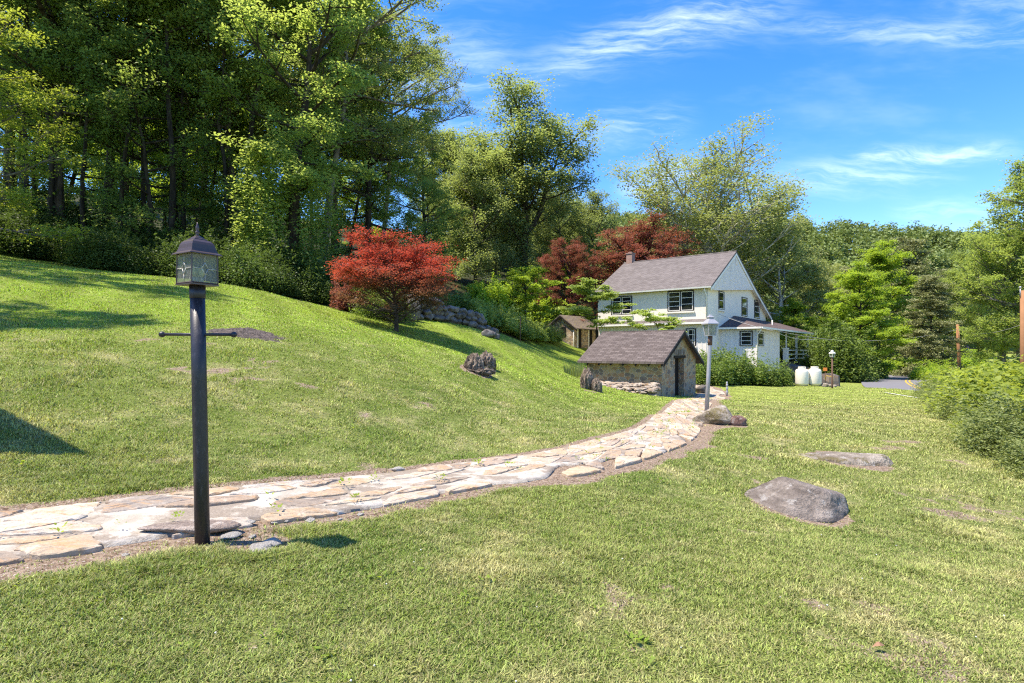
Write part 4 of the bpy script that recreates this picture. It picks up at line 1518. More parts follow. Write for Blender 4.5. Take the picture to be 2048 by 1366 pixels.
def mat_stone(name, c0, c1, lichen=None, scale=3.0, streak=(1, 1, 1), moss=None):
    m_, n, out = new_mat(name)
    loc = n.new('ShaderNodeTexCoord').outputs['Object']
    v = n.noise(n.vm('MULTIPLY', loc, streak), scale, 7.0, .68, .5)
    f = n.noise(loc, scale * 14, 4.0, .7)
    col = n.mix(n.step(v, .34, .66), c0, c1)
    if lichen:
        col = n.mix(n.step(n.noise(loc, scale * 3.2, 5.0, .7), .55, .66, 0, .8), col, lichen)
    if moss:
        col = n.mix(n.step(n.noise(n.vm('ADD', loc, (3, 1, 2)), scale * .9, 5.0, .7), .53, .62, 0, .85), col, moss)
    col = n.vm('SCALE', col, n.m('ADD', .50, n.m('MULTIPLY', f, .98)))
    b = pbsdf(n, col, .9, .2, n.m('ADD', n.m('MULTIPLY', v, 1.2), n.m('MULTIPLY', f, .8)), 1.0, .04)
    n.l.new(b.outputs[0], out.inputs[0])
    return m_


def mat_glass_dark(name, col=(.018, .020, .022), rough=.04):
    m_, n, out = new_mat(name)
    loc = n.new('ShaderNodeNewGeometry').outputs['Position']
    b = pbsdf(n, col, rough, .6, n.noise(loc, .9, 1.0), .03, .05)
    n.l.new(b.outputs[0], out.inputs[0])
    return m_


def mat_clear_glass(name, tint=(.84, .85, .81), seed_bump=.02):
    m_, n, out = new_mat(name)
    loc = n.new('ShaderNodeTexCoord').outputs['Object']
    nz = n.noise(loc, 60.0, 3.0, .6)
    tr = n.new('ShaderNodeBsdfTransparent')
    n.put(tr.inputs[0], tint)
    gl = n.new('ShaderNodeBsdfPrincipled')
    n.put(gl.inputs['Base Color'], (.55, .56, .52))
    gl.inputs['Roughness'].default_value = .12
    bn = n.new('ShaderNodeBump')
    bn.inputs['Strength'].default_value = seed_bump
    bn.inputs['Distance'].default_value = .002
    n.put(bn.inputs['Height'], nz)
    n.l.new(bn.outputs[0], gl.inputs['Normal'])
    mx = n.new('ShaderNodeMixShader')
    mx.inputs[0].default_value = .13
    n.l.new(tr.outputs[0], mx.inputs[1])
    n.l.new(gl.outputs[0], mx.inputs[2])
    n.l.new(mx.outputs[0], out.inputs[0])
    return m_


M_STUCCO = mat_plain("white_stucco", (.80, .74, .64), .9, .2, var=.05, scale=3.0, bstr=.2, bdist=.002, dirt=((.50, .46, .40), 1.3, .45))
M_WHITE = mat_plain("white_paint", (.80, .77, .71), .55, .35, var=.05, scale=7.0, dirt=((.45, .43, .40), 2.2, .35))
M_BOARD = mat_plain("weathered_white_boards", (.77, .715, .66), .7, .3, var=.07, scale=5.0, dirt=((.42, .41, .40), 2.0, .4))
M_FRAME = mat_plain("black_brown_paint", (.022, .018, .018), .5, .4)
M_PANE = mat_glass_dark("window_glass")
M_ROOF = mat_shingle("grey_brown_shingles", (.130, .112, .104), (.182, .160, .150), (.060, .053, .050))
M_ROOF2 = mat_shingle("dark_slate_shingles", (.092, .074, .067), (.152, .126, .115), (.038, .031, .029), .125, .26)
M_ROOF3 = mat_shingle("mossy_shingles", (.150, .120, .095), (.205, .165, .130), (.07, .055, .045), .13, .26, (.22, .19, .06))
M_PORCHROOF = mat_shingle("brown_porch_shingles", (.090, .066, .060), (.140, .105, .095), (.045, .036, .034))
M_RUBBLE = mat_rubble("springhouse_rubble", 3.9, (.50, .44, .31), ((.27, .19, .11), (.36, .28, .17), (.17, .145, .12), (.33, .20, .11), (.26, .235, .19)), .075, 1.6)
M_RUBBLE2 = mat_rubble("shed_rubble", 4.2, (.42, .36, .27), ((.34, .24, .15), (.44, .33, .22), (.27, .20, .15), (.46, .38, .29), (.24, .21, .18)), .05)
M_RUBBLE3 = mat_rubble("foundation_rubble", 2.6, (.20, .17, .15), ((.13, .11, .105), (.22, .16, .13), (.17, .15, .14), (.28, .21, .17), (.11, .10, .10)), .045)
M_BRICK = mat_shingle("chimney_brick", (.26, .16, .13), (.32, .21, .17), (.33, .29, .26), .075, .21)
M_WOOD_DARK = mat_plain("dark_weathered_wood", (.018, .015, .013), .8, .2, var=.3, scale=9.0)
M_WOOD_GREY = mat_plain("grey_brown_wood", (.12, .09, .065), .85, .2, var=.25, scale=9.0)
M_BRONZE = mat_plain("bronze_powder_coat", (.085, .060, .055), .36, .5, .25, var=.12, scale=60.0, bstr=.1, bdist=.001)
M_BLACKPOST = mat_plain("black_painted_post", (.020, .018, .022), .42, .5, 0.0, var=.3, scale=120.0, bstr=.35, bdist=.0015, dirt=((.11, .10, .11), 55.0, .45))
M_CAME = mat_plain("lead_came", (.55, .52, .46), .45, .5, .3)
M_GLASS = mat_clear_glass("seeded_glass")
M_IVORY = mat_plain("ivory_candle_sleeve", (.72, .66, .50), .5, .4, var=.03)
M_BULB = mat_plain("frosted_bulb", (.80, .80, .42), .25, .5, var=.02)
M_GALV = mat_plain("galvanised_grey", (.40, .39, .40), .5, .5, .35, var=.15, scale=24.0)
M_RUST = mat_plain("rusty_brown_post", (.13, .075, .05), .8, .3, var=.3, scale=20.0)
M_TANK = mat_plain("cream_white_tank_paint", (.80, .73, .61), .35, .45, var=.03, scale=3.0)
M_POLE = mat_plain("orange_brown_pole_wood", (.33, .165, .080), .85, .2, var=.25, scale=4.0)
M_WIRE = mat_plain("pale_wire", (.42, .41, .40), .6, .4)
M_ORANGE = mat_plain("orange_paint", (.55, .18, .03), .6, .4)
M_YELLOW = mat_plain("yellow_paint", (.62, .42, .03), .5, .4)
M_BOULDER = mat_stone("grey_gneiss", (.14, .115, .095), (.33, .28, .235), (.38, .35, .31), 2.6, (1, 1, 3.0))
M_BOULDER2 = mat_stone("tan_grey_rock", (.20, .16, .12), (.43, .37, .29), (.50, .47, .41), 3.4, (1, 1, 2.4), (.16, .13, .05))
M_REDROCK = mat_stone("red_brown_rock", (.13, .065, .05), (.30, .19, .15), (.45, .38, .33), 4.0)
M_DRYSTONE = mat_stone("dry_stone", (.09, .08, .07), (.25, .225, .195), (.34, .32, .27), 2.2)
M_STUMP = mat_stone("weathered_stump_wood", (.085, .062, .046), (.40, .32, .245), None, 7.0, (1, 1, .35))
M_MULCH = mat_stone("grey_mulch", (.065, .052, .046), (.25, .20, .17), (.36, .31, .27), 18.0)
M_LIME = mat_stone("lime_mortar_chunk", (.48, .44, .38), (.64, .60, .53), None, 9.0)
M_APRON = mat_stone("pale_apron_stone", (.24, .19, .15), (.45, .39, .33), (.42, .24, .08), 2.4)
M_FLAGSLAB = mat_stone("grey_brown_slab", (.22, .17, .14), (.44, .36, .30), (.55, .49, .42), 3.0, (1, 3, 1))
M_ASPHALT = mat_plain("asphalt", (.17, .165, .175), .9, .2, var=.12, scale=2.0)
M_LINE = mat_plain("yellow_road_paint", (.55, .34, .05), .7, .2)
M_TRAVERTINE = mat_plain("pale_kerb", (.60, .58, .54), .9, .2)

U = np.array([math.cos(math.radians(-38.66)), math.sin(math.radians(-38.66)), 0])   # the house front runs along U ...
Vv = np.array([-U[1], U[0], 0])                                                       # ... and the house is deep along Vv
Zv = np.array([0, 0, 1.0])


class Frame:
    """local axes: a along the front, b into the depth, z up"""
    def __init__(s, x, y):
        s.o = np.array([x, y, 0.0])

    def __call__(s, a, b, z):
        return s.o + U * a + Vv * b + Zv * z

    def front(s, px, py, b=0.0):
        """(a, z) of the point of the plane b = const seen at a photo pixel"""
        r = np.array([(px - CX) / FPX, 1, (HY - py) / FPX])
        t = (s.o @ Vv + b) / (r @ Vv)
        q = r * t
        return (q - s.o) @ U, EYE + q[2]

    def side(s, px, py, a=0.0):
        """(b, z) of the point of the plane a = const seen at a photo pixel"""
        r = np.array([(px - CX) / FPX, 1, (HY - py) / FPX])
        t = (s.o @ U + a) / (r @ U)
        q = r * t
        return (q - s.o) @ Vv, EYE + q[2]


def window(root, o, ux, nn, w_, h, name="window", leaves=2, bars=3, sill=True, fr=.07, label=None):
    """window (dark frame) > sash, pane, sill; o is the lower left corner on the wall, ux along it, nn out of it"""
    o, ux, nn = (np.array(k, float) for k in (o, ux, nn))
    f = MB()
    t = .05
    for (x0, x1, z0, z1_) in ((0, fr, 0, h), (w_ - fr, w_, 0, h), (fr, w_ - fr, h - fr, h), (fr, w_ - fr, 0, fr * .6)):
        f.prism([o + ux * x0 + Zv * z0, o + ux * x1 + Zv * z0, o + ux * x1 + Zv * z1_, o + ux * x0 + Zv * z1_], nn * t)
    lw = (w_ - 2 * fr) / leaves
    for k in range(1, leaves):
        x = fr + lw * k
        f.prism([o + ux * (x - .035) + Zv * fr * .6, o + ux * (x + .035) + Zv * fr * .6, o + ux * (x + .035) + Zv * (h - fr), o + ux * (x - .035) + Zv * (h - fr)], nn * t)
    win = f.build(name, M_FRAME, root)
    if label:
        win["label"] = label
    s_ = MB()
    p_ = MB()
    for k in range(leaves):
        x0 = fr + lw * k + (.035 if k else 0)
        x1 = fr + lw * (k + 1) - (.035 if k < leaves - 1 else 0)
        z0, z1_ = fr * .6, h - fr
        q = .045
        R = lambda a, b, c, d, m_=s_, off=.004, th=.032: m_.prism([o + ux * a + Zv * c + nn * off, o + ux * b + Zv * c + nn * off, o + ux * b + Zv * d + nn * off, o + ux * a + Zv * d + nn * off], nn * th)
        R(x0, x0 + q, z0, z1_)
        R(x1 - q, x1, z0, z1_)
        R(x0 + q, x1 - q, z0, z0 + q)
        R(x0 + q, x1 - q, z1_ - q, z1_)
        nb = bars if not hasattr(bars, '__len__') else bars[k]
        for b in range(nb):
            zc = z0 + (z1_ - z0) * (b + 1) / (nb + 1)
            R(x0 + q, x1 - q, zc - .018, zc + .018, th=.026)
        R(x0 + .01, x1 - .01, z0 + .01, z1_ - .01, p_, .002, .008)
    s_.build("sash", M_WHITE, win)
    p_.build("pane", M_PANE, win)
    if sill:
        b = MB()
        b.prism([o + ux * -.06 - Zv * .12, o + ux * (w_ + .06) - Zv * .12, o + ux * (w_ + .06) - Zv * .012, o - ux * .06 - Zv * .012], nn * .10)
        b.build("sill", M_STUCCO, win)
    return win


def battens(mb, o, ux, nn, length, zb, zt, step=.30):
    """board-and-batten strips; zb, zt give the wall's lower and upper height at x"""
    x = step * .5
    while x < length:
        a, b = o + ux * (x - .022), o + ux * (x + .022)
        z0, z1_ = zb(x), zt(x)
        if z1_ - z0 > .1:
            mb.prism([a + Zv * z0, b + Zv * z0, b + Zv * z1_, a + Zv * z1_], nn * .022)
        x += step


def build_house():
    H = Frame(13.09, 38.0)
    FL, DP = 8.4, 13.9
    zb = -1.6
    root = thing("house", H(0, 0, z1(13.09, 38)), "white stucco two-storey house with grey shingle roof and dark-framed windows", "house")
    n_f, n_s = -Vv, U
    rb, rz = 4.9, 8.72                    # ridge
    kb, kz = 9.5, 6.55                    # knee of the rear slope
    eb, ez = 14.6, 4.35                   # rear eave
    fb, fz = -.36, 5.74                   # front eave
    zt = lambda b: (fz + (rz - fz) * (b - fb) / (rb - fb)) if b <= rb else ((rz + (kz - rz) * (b - rb) / (kb - rb)) if b <= kb else kz + (ez - kz) * (b - kb) / (eb - kb))
    zp = H.front(1416, 644)[1]            # height of the pent strip
    mb = MB()
    prof = [(0, zp), (0, zt(0) - .14), (rb, rz - .16), (kb, kz - .14), (DP, zt(DP) - .14), (DP, zb), (.12, zb), (.12, zp)]
    mb.prism([H(-FL, b, z) for b, z in prof], U * FL)
    mb.build("wall", M_STUCCO, root)
    # lower storey: board and batten under the pent strip
    mb = MB()
    mb.prism([H(-FL + .02, .10, zb), H(-.02, .10, zb), H(-.02, .10, zp - .02), H(-FL + .02, .10, zp - .02)], -Vv * .03)
    battens(mb, H(-FL, .07, 0), U, n_f, FL, lambda x: zb, lambda x: zp - .04)
    mb.build("board_wall", M_BOARD, root)
    mb = MB()
    mb.prism([H(-FL - .05, -.004, zp + .22), H(-FL - .05, -.36, zp + .02), H(-FL - .05, -.36, zp - .03), H(-FL - .05, .06, zp - .03), H(-FL - .05, -.004, zp)], U * (FL + .10))
    mb.build("pent_roof", M_ROOF, root)
    mb = MB()
    mb.prism([H(-FL - .05, -.364, zp + .01), H(-FL - .05, -.40, zp + .01), H(-FL - .05, -.40, zp - .12), H(-FL - .05, -.364, zp - .12)], U * (FL + .10))
    mb.build("pent_fascia", M_WHITE, root)
    # roof slabs
    a0, aw = -FL - .35, FL + .70
    mb = MB()
    T = .13
    mb.prism([H(a0, fb, fz), H(a0, rb, rz), H(a0, rb, rz - T), H(a0, fb, fz - T)], U * aw)
    mb.prism([H(a0, rb, rz), H(a0, kb, kz), H(a0, eb, ez), H(a0, eb, ez - T), H(a0, kb, kz - T), H(a0, rb, rz - T)], U * aw)
    mb.tube([H(a0, rb, rz + .0), H(a0 + aw, rb, rz + .0)], .06, 6, smooth=False)
    rf = mb.build("roof", M_ROOF, root)
    mb = MB()
    cb = H.front(1260, 520, rb)[0]
    c = H(cb, rb + .1, rz + .15)
    mb.box(c, U * .26, Vv * .26, Zv * .55)
    mb.box(c + Zv * .58, U * .30, Vv * .30, Zv * .04)
    mb.box(c + Zv * .66, U * .14, Vv * .14, Zv * .06)
    mb.build("chimney", M_BRICK, rf)
    # rake boards and soffit line
    mb = MB()
    ao = a0 + aw - .035
    for A, B in (((fb, fz), (rb, rz)), ((rb, rz), (kb, kz)), ((kb, kz), (eb, ez))):
        mb.prism([H(ao, A[0], A[1] - T - .002), H(ao, B[0], B[1] - T - .002), H(ao, B[0], B[1] - T - .20), H(ao, A[0], A[1] - T - .20)], U * .03)
    mb.build("rake_board", M_WHITE, root)
    mb = MB()
    mb.prism([H(.004, kb - .1, kz - T + .03), H(.004, eb - .05, ez - T + .01), H(.004, eb - .05, ez - T - .035), H(.004, kb - .1, kz - T - .015)], U * .308)
    mb.build("soffit", M_WHITE, root)
    # cladding of the gable
    mb = MB()
    ck = (kb - .15, kz - .22)
    pts = [(fb + .35, fz - .06), (rb, rz - .17), ck, (ck[0], ck[1] - .06), (.4, fz - .24)]
    mb.prism([H(.02, b, z) for b, z in pts], U * .26)
    battens(mb, H(.28, 0, 0), Vv, U, ck[0], lambda x: (fz - .24) + (ck[1] - .06 - fz + .24) * (x - .4) / (ck[0] - .4), lambda x: zt(x) - .19, .26)
    cl = mb.build("gable_cladding", M_BOARD, root)
    mb = MB()
    b_, z_ = H.side(1473, 523, .30)
    mb.box(H(.31, b_, z_), U * .012, Vv * .14, Zv * .22)
    for k in range(5):
        mb.box(H(.325, b_, z_ - .16 + k * .08), U * .006, Vv * .12, Zv * .022)
    mb.build("vent", M_BOARD, cl)
    mb = MB()
    b_, z_ = H.side(1468.2, 574.6, 0)
    mb.box(H(.012, b_, z_), U * .012, Vv * .12, Zv * .22)
    for k in range(5):
        mb.box(H(.028, b_, z_ - .16 + k * .08), U * .006, Vv * .10, Zv * .022)
    mb.build("wall_vent", M_BOARD, root)
    # gutter and downspout
    mb = MB()
    mb.prism([H(a0, fb - .012, fz - .02), H(a0, fb - .10, fz - .02), H(a0, fb - .085, fz - .12), H(a0, fb - .012, fz - .12)], U * aw)
    mb.build("gutter", M_WHITE, root)
    mb = MB()
    mb.tube([H(-.12, fb + .0, fz - .14), H(-.10, fb + .02, fz - .3), H(-.08, -.06, fz - .62), H(-.08, -.06, zp + .26)], .042, 8)
    mb.build("downspout", M_WHITE, root)
    # front windows
    for (x0, y0, x1, y1, xm, ym, bars) in ((1335.5, 582.5, 1388, 622.5, 0, 0, (3, 2)), (1222.5, 593.5, 1264.7, 629.5, 0, 0, (3, 3))):
        A0, Z1 = H.front(x0, y0 + 1)
        A1, _ = H.front(x1, y1)
        _, Z0 = H.front((x0 + x1) / 2, y1)
        Z1 = H.front((x0 + x1) / 2, (y0 + 580.5 + 0 * y0) / 2 if x0 > 1300 else y0 - 1)[1]
        window(root, H(A0, -.003, Z0), U, n_f, A1 - A0, Z1 - Z0, leaves=2, bars=bars)
    A0, Z1 = H.front(1372, 657, .06)
    A1, Z0 = H.front(1392, 692, .06)
    window(root, H(A0, .066, Z0), U, n_f, A1 - A0, Z1 - Z0, leaves=1, bars=2)
    A0 = -FL + .5
    # side windows
    for (x0, y0, x1, y1, bars) in ((1436.8, 582.5, 1447.6, 619.5, 1), (1482.9, 594.8, 1494.0, 632.5, 1), (1508.3, 600.5, 1518.8, 636.5, 2)):
        B0, _ = H.side(x0, y0)
        B1, _ = H.side(x1, y1)
        Z1, Z0 = H.side((x0 + x1) / 2, y0)[1], H.side((x0 + x1) / 2, y1)[1]
        window(root, H(.003, B0, Z0), Vv, U, B1 - B0, Z1 - Z0, leaves=1, bars=bars, sill=bars == 1 and x0 < 1450)
    # ---------------- wing and porch
    w0, wa = 2.42, 2.43
    wz = H.front(1505, 657, w0)[1]
    w1 = H.side(1559.2, 700, wa)[0]
    mb = MB()
    mb.prism([H(.004, w0, zb), H(wa, w0, zb), H(wa, w1, zb), H(.004, w1, zb)], Zv * (wz - zb))
    battens(mb, H(0, w0, 0), U, n_f, wa - .05, lambda x: zb, lambda x: wz - .06, .28)
    battens(mb, H(wa, w0, 0), Vv, U, w1 - w0, lambda x: zb, lambda x: wz - .06, .28)
    mb.box(H(wa + .012, w0 - .012, (wz + zb) / 2), U * .05, Vv * .05, Zv * (wz - zb) / 2 * .995)
    mb.build("wing_wall", M_BOARD, root)
    A0, Z1 = H.front(1480, 662, w0)
    A1, Z0 = H.front(1505.8, 691.5, w0)
    window(root, H(A0, w0 - .024, Z0), U, n_f, A1 - A0, Z1 - Z0, leaves=1, bars=2, sill=False)
    B0, Z1 = H.side(1515.5, 663, wa)
    B1, Z0 = H.side(1525.9, 692, wa)
    window(root, H(wa + .024, B0, Z0), Vv, U, B1 - B0, Z1 - Z0, leaves=1, bars=1, sill=False)
    # lean-to roof over wing and porch
    pe = H.side(1631.5, 671, wa + .42)[0]
    ab, az = 5.4, 4.05
    E1, E2, E3, Tp, A_ = H(.006, w0 - .38, wz + .12), H(wa + .42, w0 - .38, wz + .12), H(wa + .42, pe, wz + .04), H(.006, pe - .8, az - .1), H(.006, ab, az)
    mb = MB()
    D = Zv * -.09
    top = [E1, E2, E3, Tp, A_]
    mb.add(top + [p + D for p in top], [[0, 1, 4], [1, 2, 3, 4], [5, 9, 6], [6, 9, 8, 7], [0, 5, 6, 1], [1, 6, 7, 2], [2, 7, 8, 3], [3, 8, 9, 4], [4, 9, 5, 0]])
    pr = mb.build("porch_roof", M_PORCHROOF, root)
    mb = MB()
    b_, z_ = H.side(1544.5, 651, 1.6)
    mb.tube([H(1.6, b_, z_ - .35), H(1.6, b_, z_ + .42)], .045, 8)
    mb.build("vent_pipe", M_WHITE, pr)
    mb = MB()
    g = lambda p, o_: p + o_ + Zv * -.02
    mb.prism([g(E1, -Vv * .004), g(E1, -Vv * .09), g(E1, -Vv * .09) - Zv * .12, g(E1, -Vv * .004) - Zv * .12], E2 - E1 + U * .004)
    mb.prism([g(E2, U * .004), g(E2, U * .09), g(E2, U * .09) - Zv * .12, g(E2, U * .004) - Zv * .12], E3 - E2)
    mb.build("porch_gutter", M_WHITE, root)
    mb = MB()
    mb.tube([H(wa + .36, w0 - .32, wz - .02), H(wa + .34, w0 - .30, wz - .12), H(wa + .08, w0 - .08, wz - .42), H(wa + .08, w0 - .08, zb + .2)], .042, 8)
    mb.build("downspout", M_WHITE, root)
    fl = H.side(1595, 722, wa)[1]
    mb = MB()
    mb.box(H(wa / 2 + .0, (w1 + pe) / 2, fl - .08), U * (wa / 2 - .02), Vv * ((pe - w1) / 2 - .3), Zv * .06)
    mb.build("porch_floor", M_WOOD_GREY, root)
    for px in (1575, 1595, 1617.5):
        b_ = H.side(px, 690, wa)[0]
        mb = MB()
        wd_ = .045 if px < 1590 else .075
        mb.box(H(wa - .09, b_, (fl + wz) / 2 + .02), U * wd_, Vv * wd_, Zv * ((wz - fl) / 2 + .02))
        mb.build("porch_post", M_WHITE, root)
    mb = MB()
    b0 = H.side(1574, 700, wa)[0]
    b1 = H.side(1619, 700, wa)[0]
    mb.box(H(wa - .09, b0, fl + .5), U * .17, Vv * .17, Zv * .52)
    mb.box(H(wa - .09, b0, fl + 1.05), U * .21, Vv * .21, Zv * .04)
    for z_ in (.22, .56, .90):
        mb.box(H(wa - .09, (b0 + b1) / 2, fl + z_), U * .028, Vv * (b1 - b0) / 2, Zv * .05)
    for f in (.45, .72, 1.0):
        mb.box(H(wa - .05, b0 + (b1 - b0) * f, fl + .5), U * .03, Vv * .05, Zv * .48)
    mb.build("porch_railing", M_WHITE, root)
    # rubble foundation under the porch with a buttress
    mb = MB()
    mb.prism([H(.02, w1 + .01, zb), H(wa, w1 + .01, zb), H(wa, pe - .3, zb), H(.02, pe - .3, zb)], Zv * (fl - .15 - zb))
    bb = w1 + 1.2
    mb.prism([H(wa + .004, bb, zb), H(wa + 2.2, bb, zb), H(wa + 1.3, bb, fl - .45), H(wa + .004, bb, fl - .16)], Vv * 2.6)
    mb.build("foundation", M_RUBBLE3, root)
    return H, root, (wa, wz)


def build_springhouse():
    S = Frame(6.32, 24.0)
    L, Wd = 3.67, 3.82
    zb = -1.1
    root = thing("springhouse", S(0, 0, z1(6.32, 24)), "small rubble stone springhouse with dark shingle roof and dark doorway beside the path", "outbuilding")
    pk, ev = 2.28, 1.12
    rb = Wd / 2
    zt = lambda b: ev + (pk - ev) * (1 - abs(b - rb) / rb)
    d0, d1, dz = 1.37, 2.40, 1.14
    th = .46
    mb = MB()
    # gable wall in pieces round the doorway, flush side walls behind it
    for poly in ([(0, zb), (d0, zb), (d0, zt(d0)), (0, zt(0))], [(d1, zb), (Wd, zb), (Wd, zt(Wd)), (d1, zt(d1))], [(d0, dz), (d1, dz), (d1, zt(d1)), (rb, pk), (d0, zt(d0))]):
        mb.prism([S(0, b, z) for b, z in poly], -U * th)
    mb.prism([S(-th, 0, zb), S(-L, 0, zb), S(-L, 0, ev), S(-th, 0, ev)], Vv * .4)
    mb.prism([S(-th, Wd, zb), S(-L, Wd, zb), S(-L, Wd, ev), S(-th, Wd, ev)], -Vv * .4)
    mb.prism([S(-L, .4, zb), S(-L, Wd - .4, zb), S(-L, Wd - .4, zt(.4)), S(-L, rb, pk), S(-L, .4, zt(.4))], U * .4)
    mb.build("wall", M_RUBBLE, root)
    mb = MB()
    mb.box(S(-.27 - .03, (d0 + d1) / 2, (dz + zb) / 2), U * .03, Vv * ((d1 - d0) / 2 - .003), Zv * ((dz - zb) / 2 - .003))
    for k in range(5):
        mb.box(S(-.27 + .006, d0 + (d1 - d0) * (k + .5) / 5, (dz + zb) / 2), U * .006, Vv * .09, Zv * (dz - zb) / 2 * .97)
    dr = mb.build("door", M_WOOD_DARK, root)  # near-black leaf stands in for the shade inside the open doorway
    mb = MB()
    mb.tube([S(-.25, d1 - .6, .25), S(-.21, d1 - .6, .3), S(-.21, d1 - .6, .42), S(-.25, d1 - .6, .47)], .012, 6)
    mb.build("handle", M_GALV, dr)  # added along with the stand-in leaf
    mb = MB()
    mb.box(S(.004, (d0 + d1) / 2, dz + .055), U * .03, Vv * ((d1 - d0) / 2 + .12), Zv * .06)
    mb.build("lintel", M_WOOD_DARK, root)
    # voussoir stones standing over the lintel
    mb = MB()
    for k in range(6):
        mb.box(S(.006, d0 + .06 + k * .19, dz + .26), U * .02, Vv * .06, Zv * .11, 0, .2 + .1 * k)
    mb.build("arch_stones", M_DRYSTONE, root)
    o = .36
    slope = (pk - ev) / rb
    ez = ev - o * slope + .10
    mb = MB()
    T = .09
    a0, aw = -L - .28, L + .28 + .24
    mb.prism([S(a0, -o, ez), S(a0, rb, pk + .10), S(a0, Wd + o + .12, ez - .12 * slope), S(a0, Wd + o + .12, ez - .12 * slope - T), S(a0, rb, pk + .10 - T), S(a0, -o, ez - T)], U * aw)
    mb.tube([S(a0, rb, pk + .10), S(a0 + aw, rb, pk + .10)], .035, 6, smooth=False)
    rf = mb.build("roof", M_ROOF2, root)
    mb = MB()
    ao = a0 + aw - .02
    for A, B in (((-o, ez), (rb, pk + .10)), ((rb, pk + .10), (Wd + o + .12, ez - .12 * slope))):
        mb.prism([S(ao, A[0], A[1] - T - .003), S(ao, B[0], B[1] - T - .003), S(ao, B[0], B[1] - T - .13), S(ao, A[0], A[1] - T - .13)], U * .025)
    mb.build("rake_board", M_WOOD_DARK, rf)
    for k in range(7):
        x = a0 + .45 + k * .6
        mb = MB()
        mb.prism([S(x, -o + .04, ez - T - .004), S(x, .0, ez + (o) * slope - T - .004), S(x, .0, ez + o * slope - T - .12), S(x, -o + .04, ez - T - .10)], U * .06)
        mb.build("rafter_end", M_WOOD_DARK, rf)
    # rough sunlit apron of stones along the foot of the front wall
    r = np.random.RandomState(3)
    mb = MB()
    for i in range(170):
        a = -L * .02 - (L * .95) * r.rand()
        out = .08 + .52 * r.rand() ** 1.2
        zt_ = .10 - .9 * out * (.5 + .5 * r.rand())
        gnd = z1(*(S(a, -out, 0)[:2]))
        if zt_ < gnd - .08:
            zt_ = gnd
        V, F = rock_np(400 + i, (r.uniform(.09, .24), r.uniform(.08, .15), r.uniform(.035, .075)), 2, 9, .08, .03)
        V = rotz(V, r.uniform(-.5, .5) - .67)
        mb.add(V + S(a, -out, zt_), F, 0, False, r.rand())
    mb.prism([S(-L * .97, -.003, zb), S(-L * .97, -.003, .06), S(-L * .97, -.14, .0), S(-L * .97, -.62, -.52), S(-L * .97, -.62, zb)], U * (L * .96))
    mb.build("stone_apron", M_APRON, root)
    return S


def build_shed():
    F_ = Frame(5.2, 48.0)
    w_, L = 2.55, 3.6
    zb, ev = 1.0, 3.52
    pk = 4.42
    root = thing("stone_shed", F_(0, 0, z1(5.2, 48)), "little stone shed with mossy brown roof in front of the red maple's dark crown", "shed")
    zt = lambda a: ev + (pk - ev) * (1 - abs(a + w_ / 2) / (w_ / 2))
    mb = MB()
    mb.prism([F_(-w_, 0, zb), F_(0, 0, zb), F_(0, 0, ev), F_(-w_ / 2, 0, pk), F_(-w_, 0, ev)], Vv * L)
    mb.build("wall", M_RUBBLE2, root)
    mb = MB()
    o = .42
    sl = (pk - ev) / (w_ / 2)
    q = lambda a, z: F_(a, -.20, z)
    mb.prism([q(o, ev - o * sl + .1), q(-w_ / 2, pk + .1), q(-w_ - o, ev - o * sl + .1), q(-w_ - o, ev - o * sl + .02), q(-w_ / 2, pk + .02), q(o, ev - o * sl + .02)], Vv * (L + .5))
    mb.build("roof", M_ROOF3, root)
    mb = MB()
    for A, B in (((o, ev - o * sl), (-w_ / 2, pk)), ((-w_ / 2, pk), (-w_ - o, ev - o * sl))):
        mb.prism([F_(A[0], -.18, A[1] + .016), F_(B[0], -.18, B[1] + .016), F_(B[0], -.18, B[1] - .16), F_(A[0], -.18, A[1] - .16)], -Vv * .03)
    mb.build("rake_board", M_WOOD_DARK, root)
    for b0 in (.95, 2.75):
        mb = MB()
        mb.box(F_(.006, b0, (zb + ev) / 2), U * .012, Vv * .26, Zv * (ev - zb) / 2 * .98)
        d = mb.build("door", M_WOOD_DARK, root)
        mb = MB()
        mb.box(F_(.02, b0 - .34, (zb + ev) / 2), U * .02, Vv * .07, Zv * (ev - zb) / 2 * .98)
        mb.build("door_post", M_WHITE, root)
    mb = MB()
    mb.box(F_(-1.0, -.01, 3.05), U * .24, Vv * .02, Zv * .42)
    wn = mb.build("window", M_FRAME, root)
    mb = MB()
    mb.box(F_(-1.12, -.036, 3.05), U * .07, Vv * .005, Zv * .38)
    mb.build("pane", M_PANE, wn)
    mb = MB()
    mb.tube([F_(.03, -.03, zb), F_(.03, -.03, ev)], .035, 8)
    mb.build("corner_pipe", M_WHITE, root)


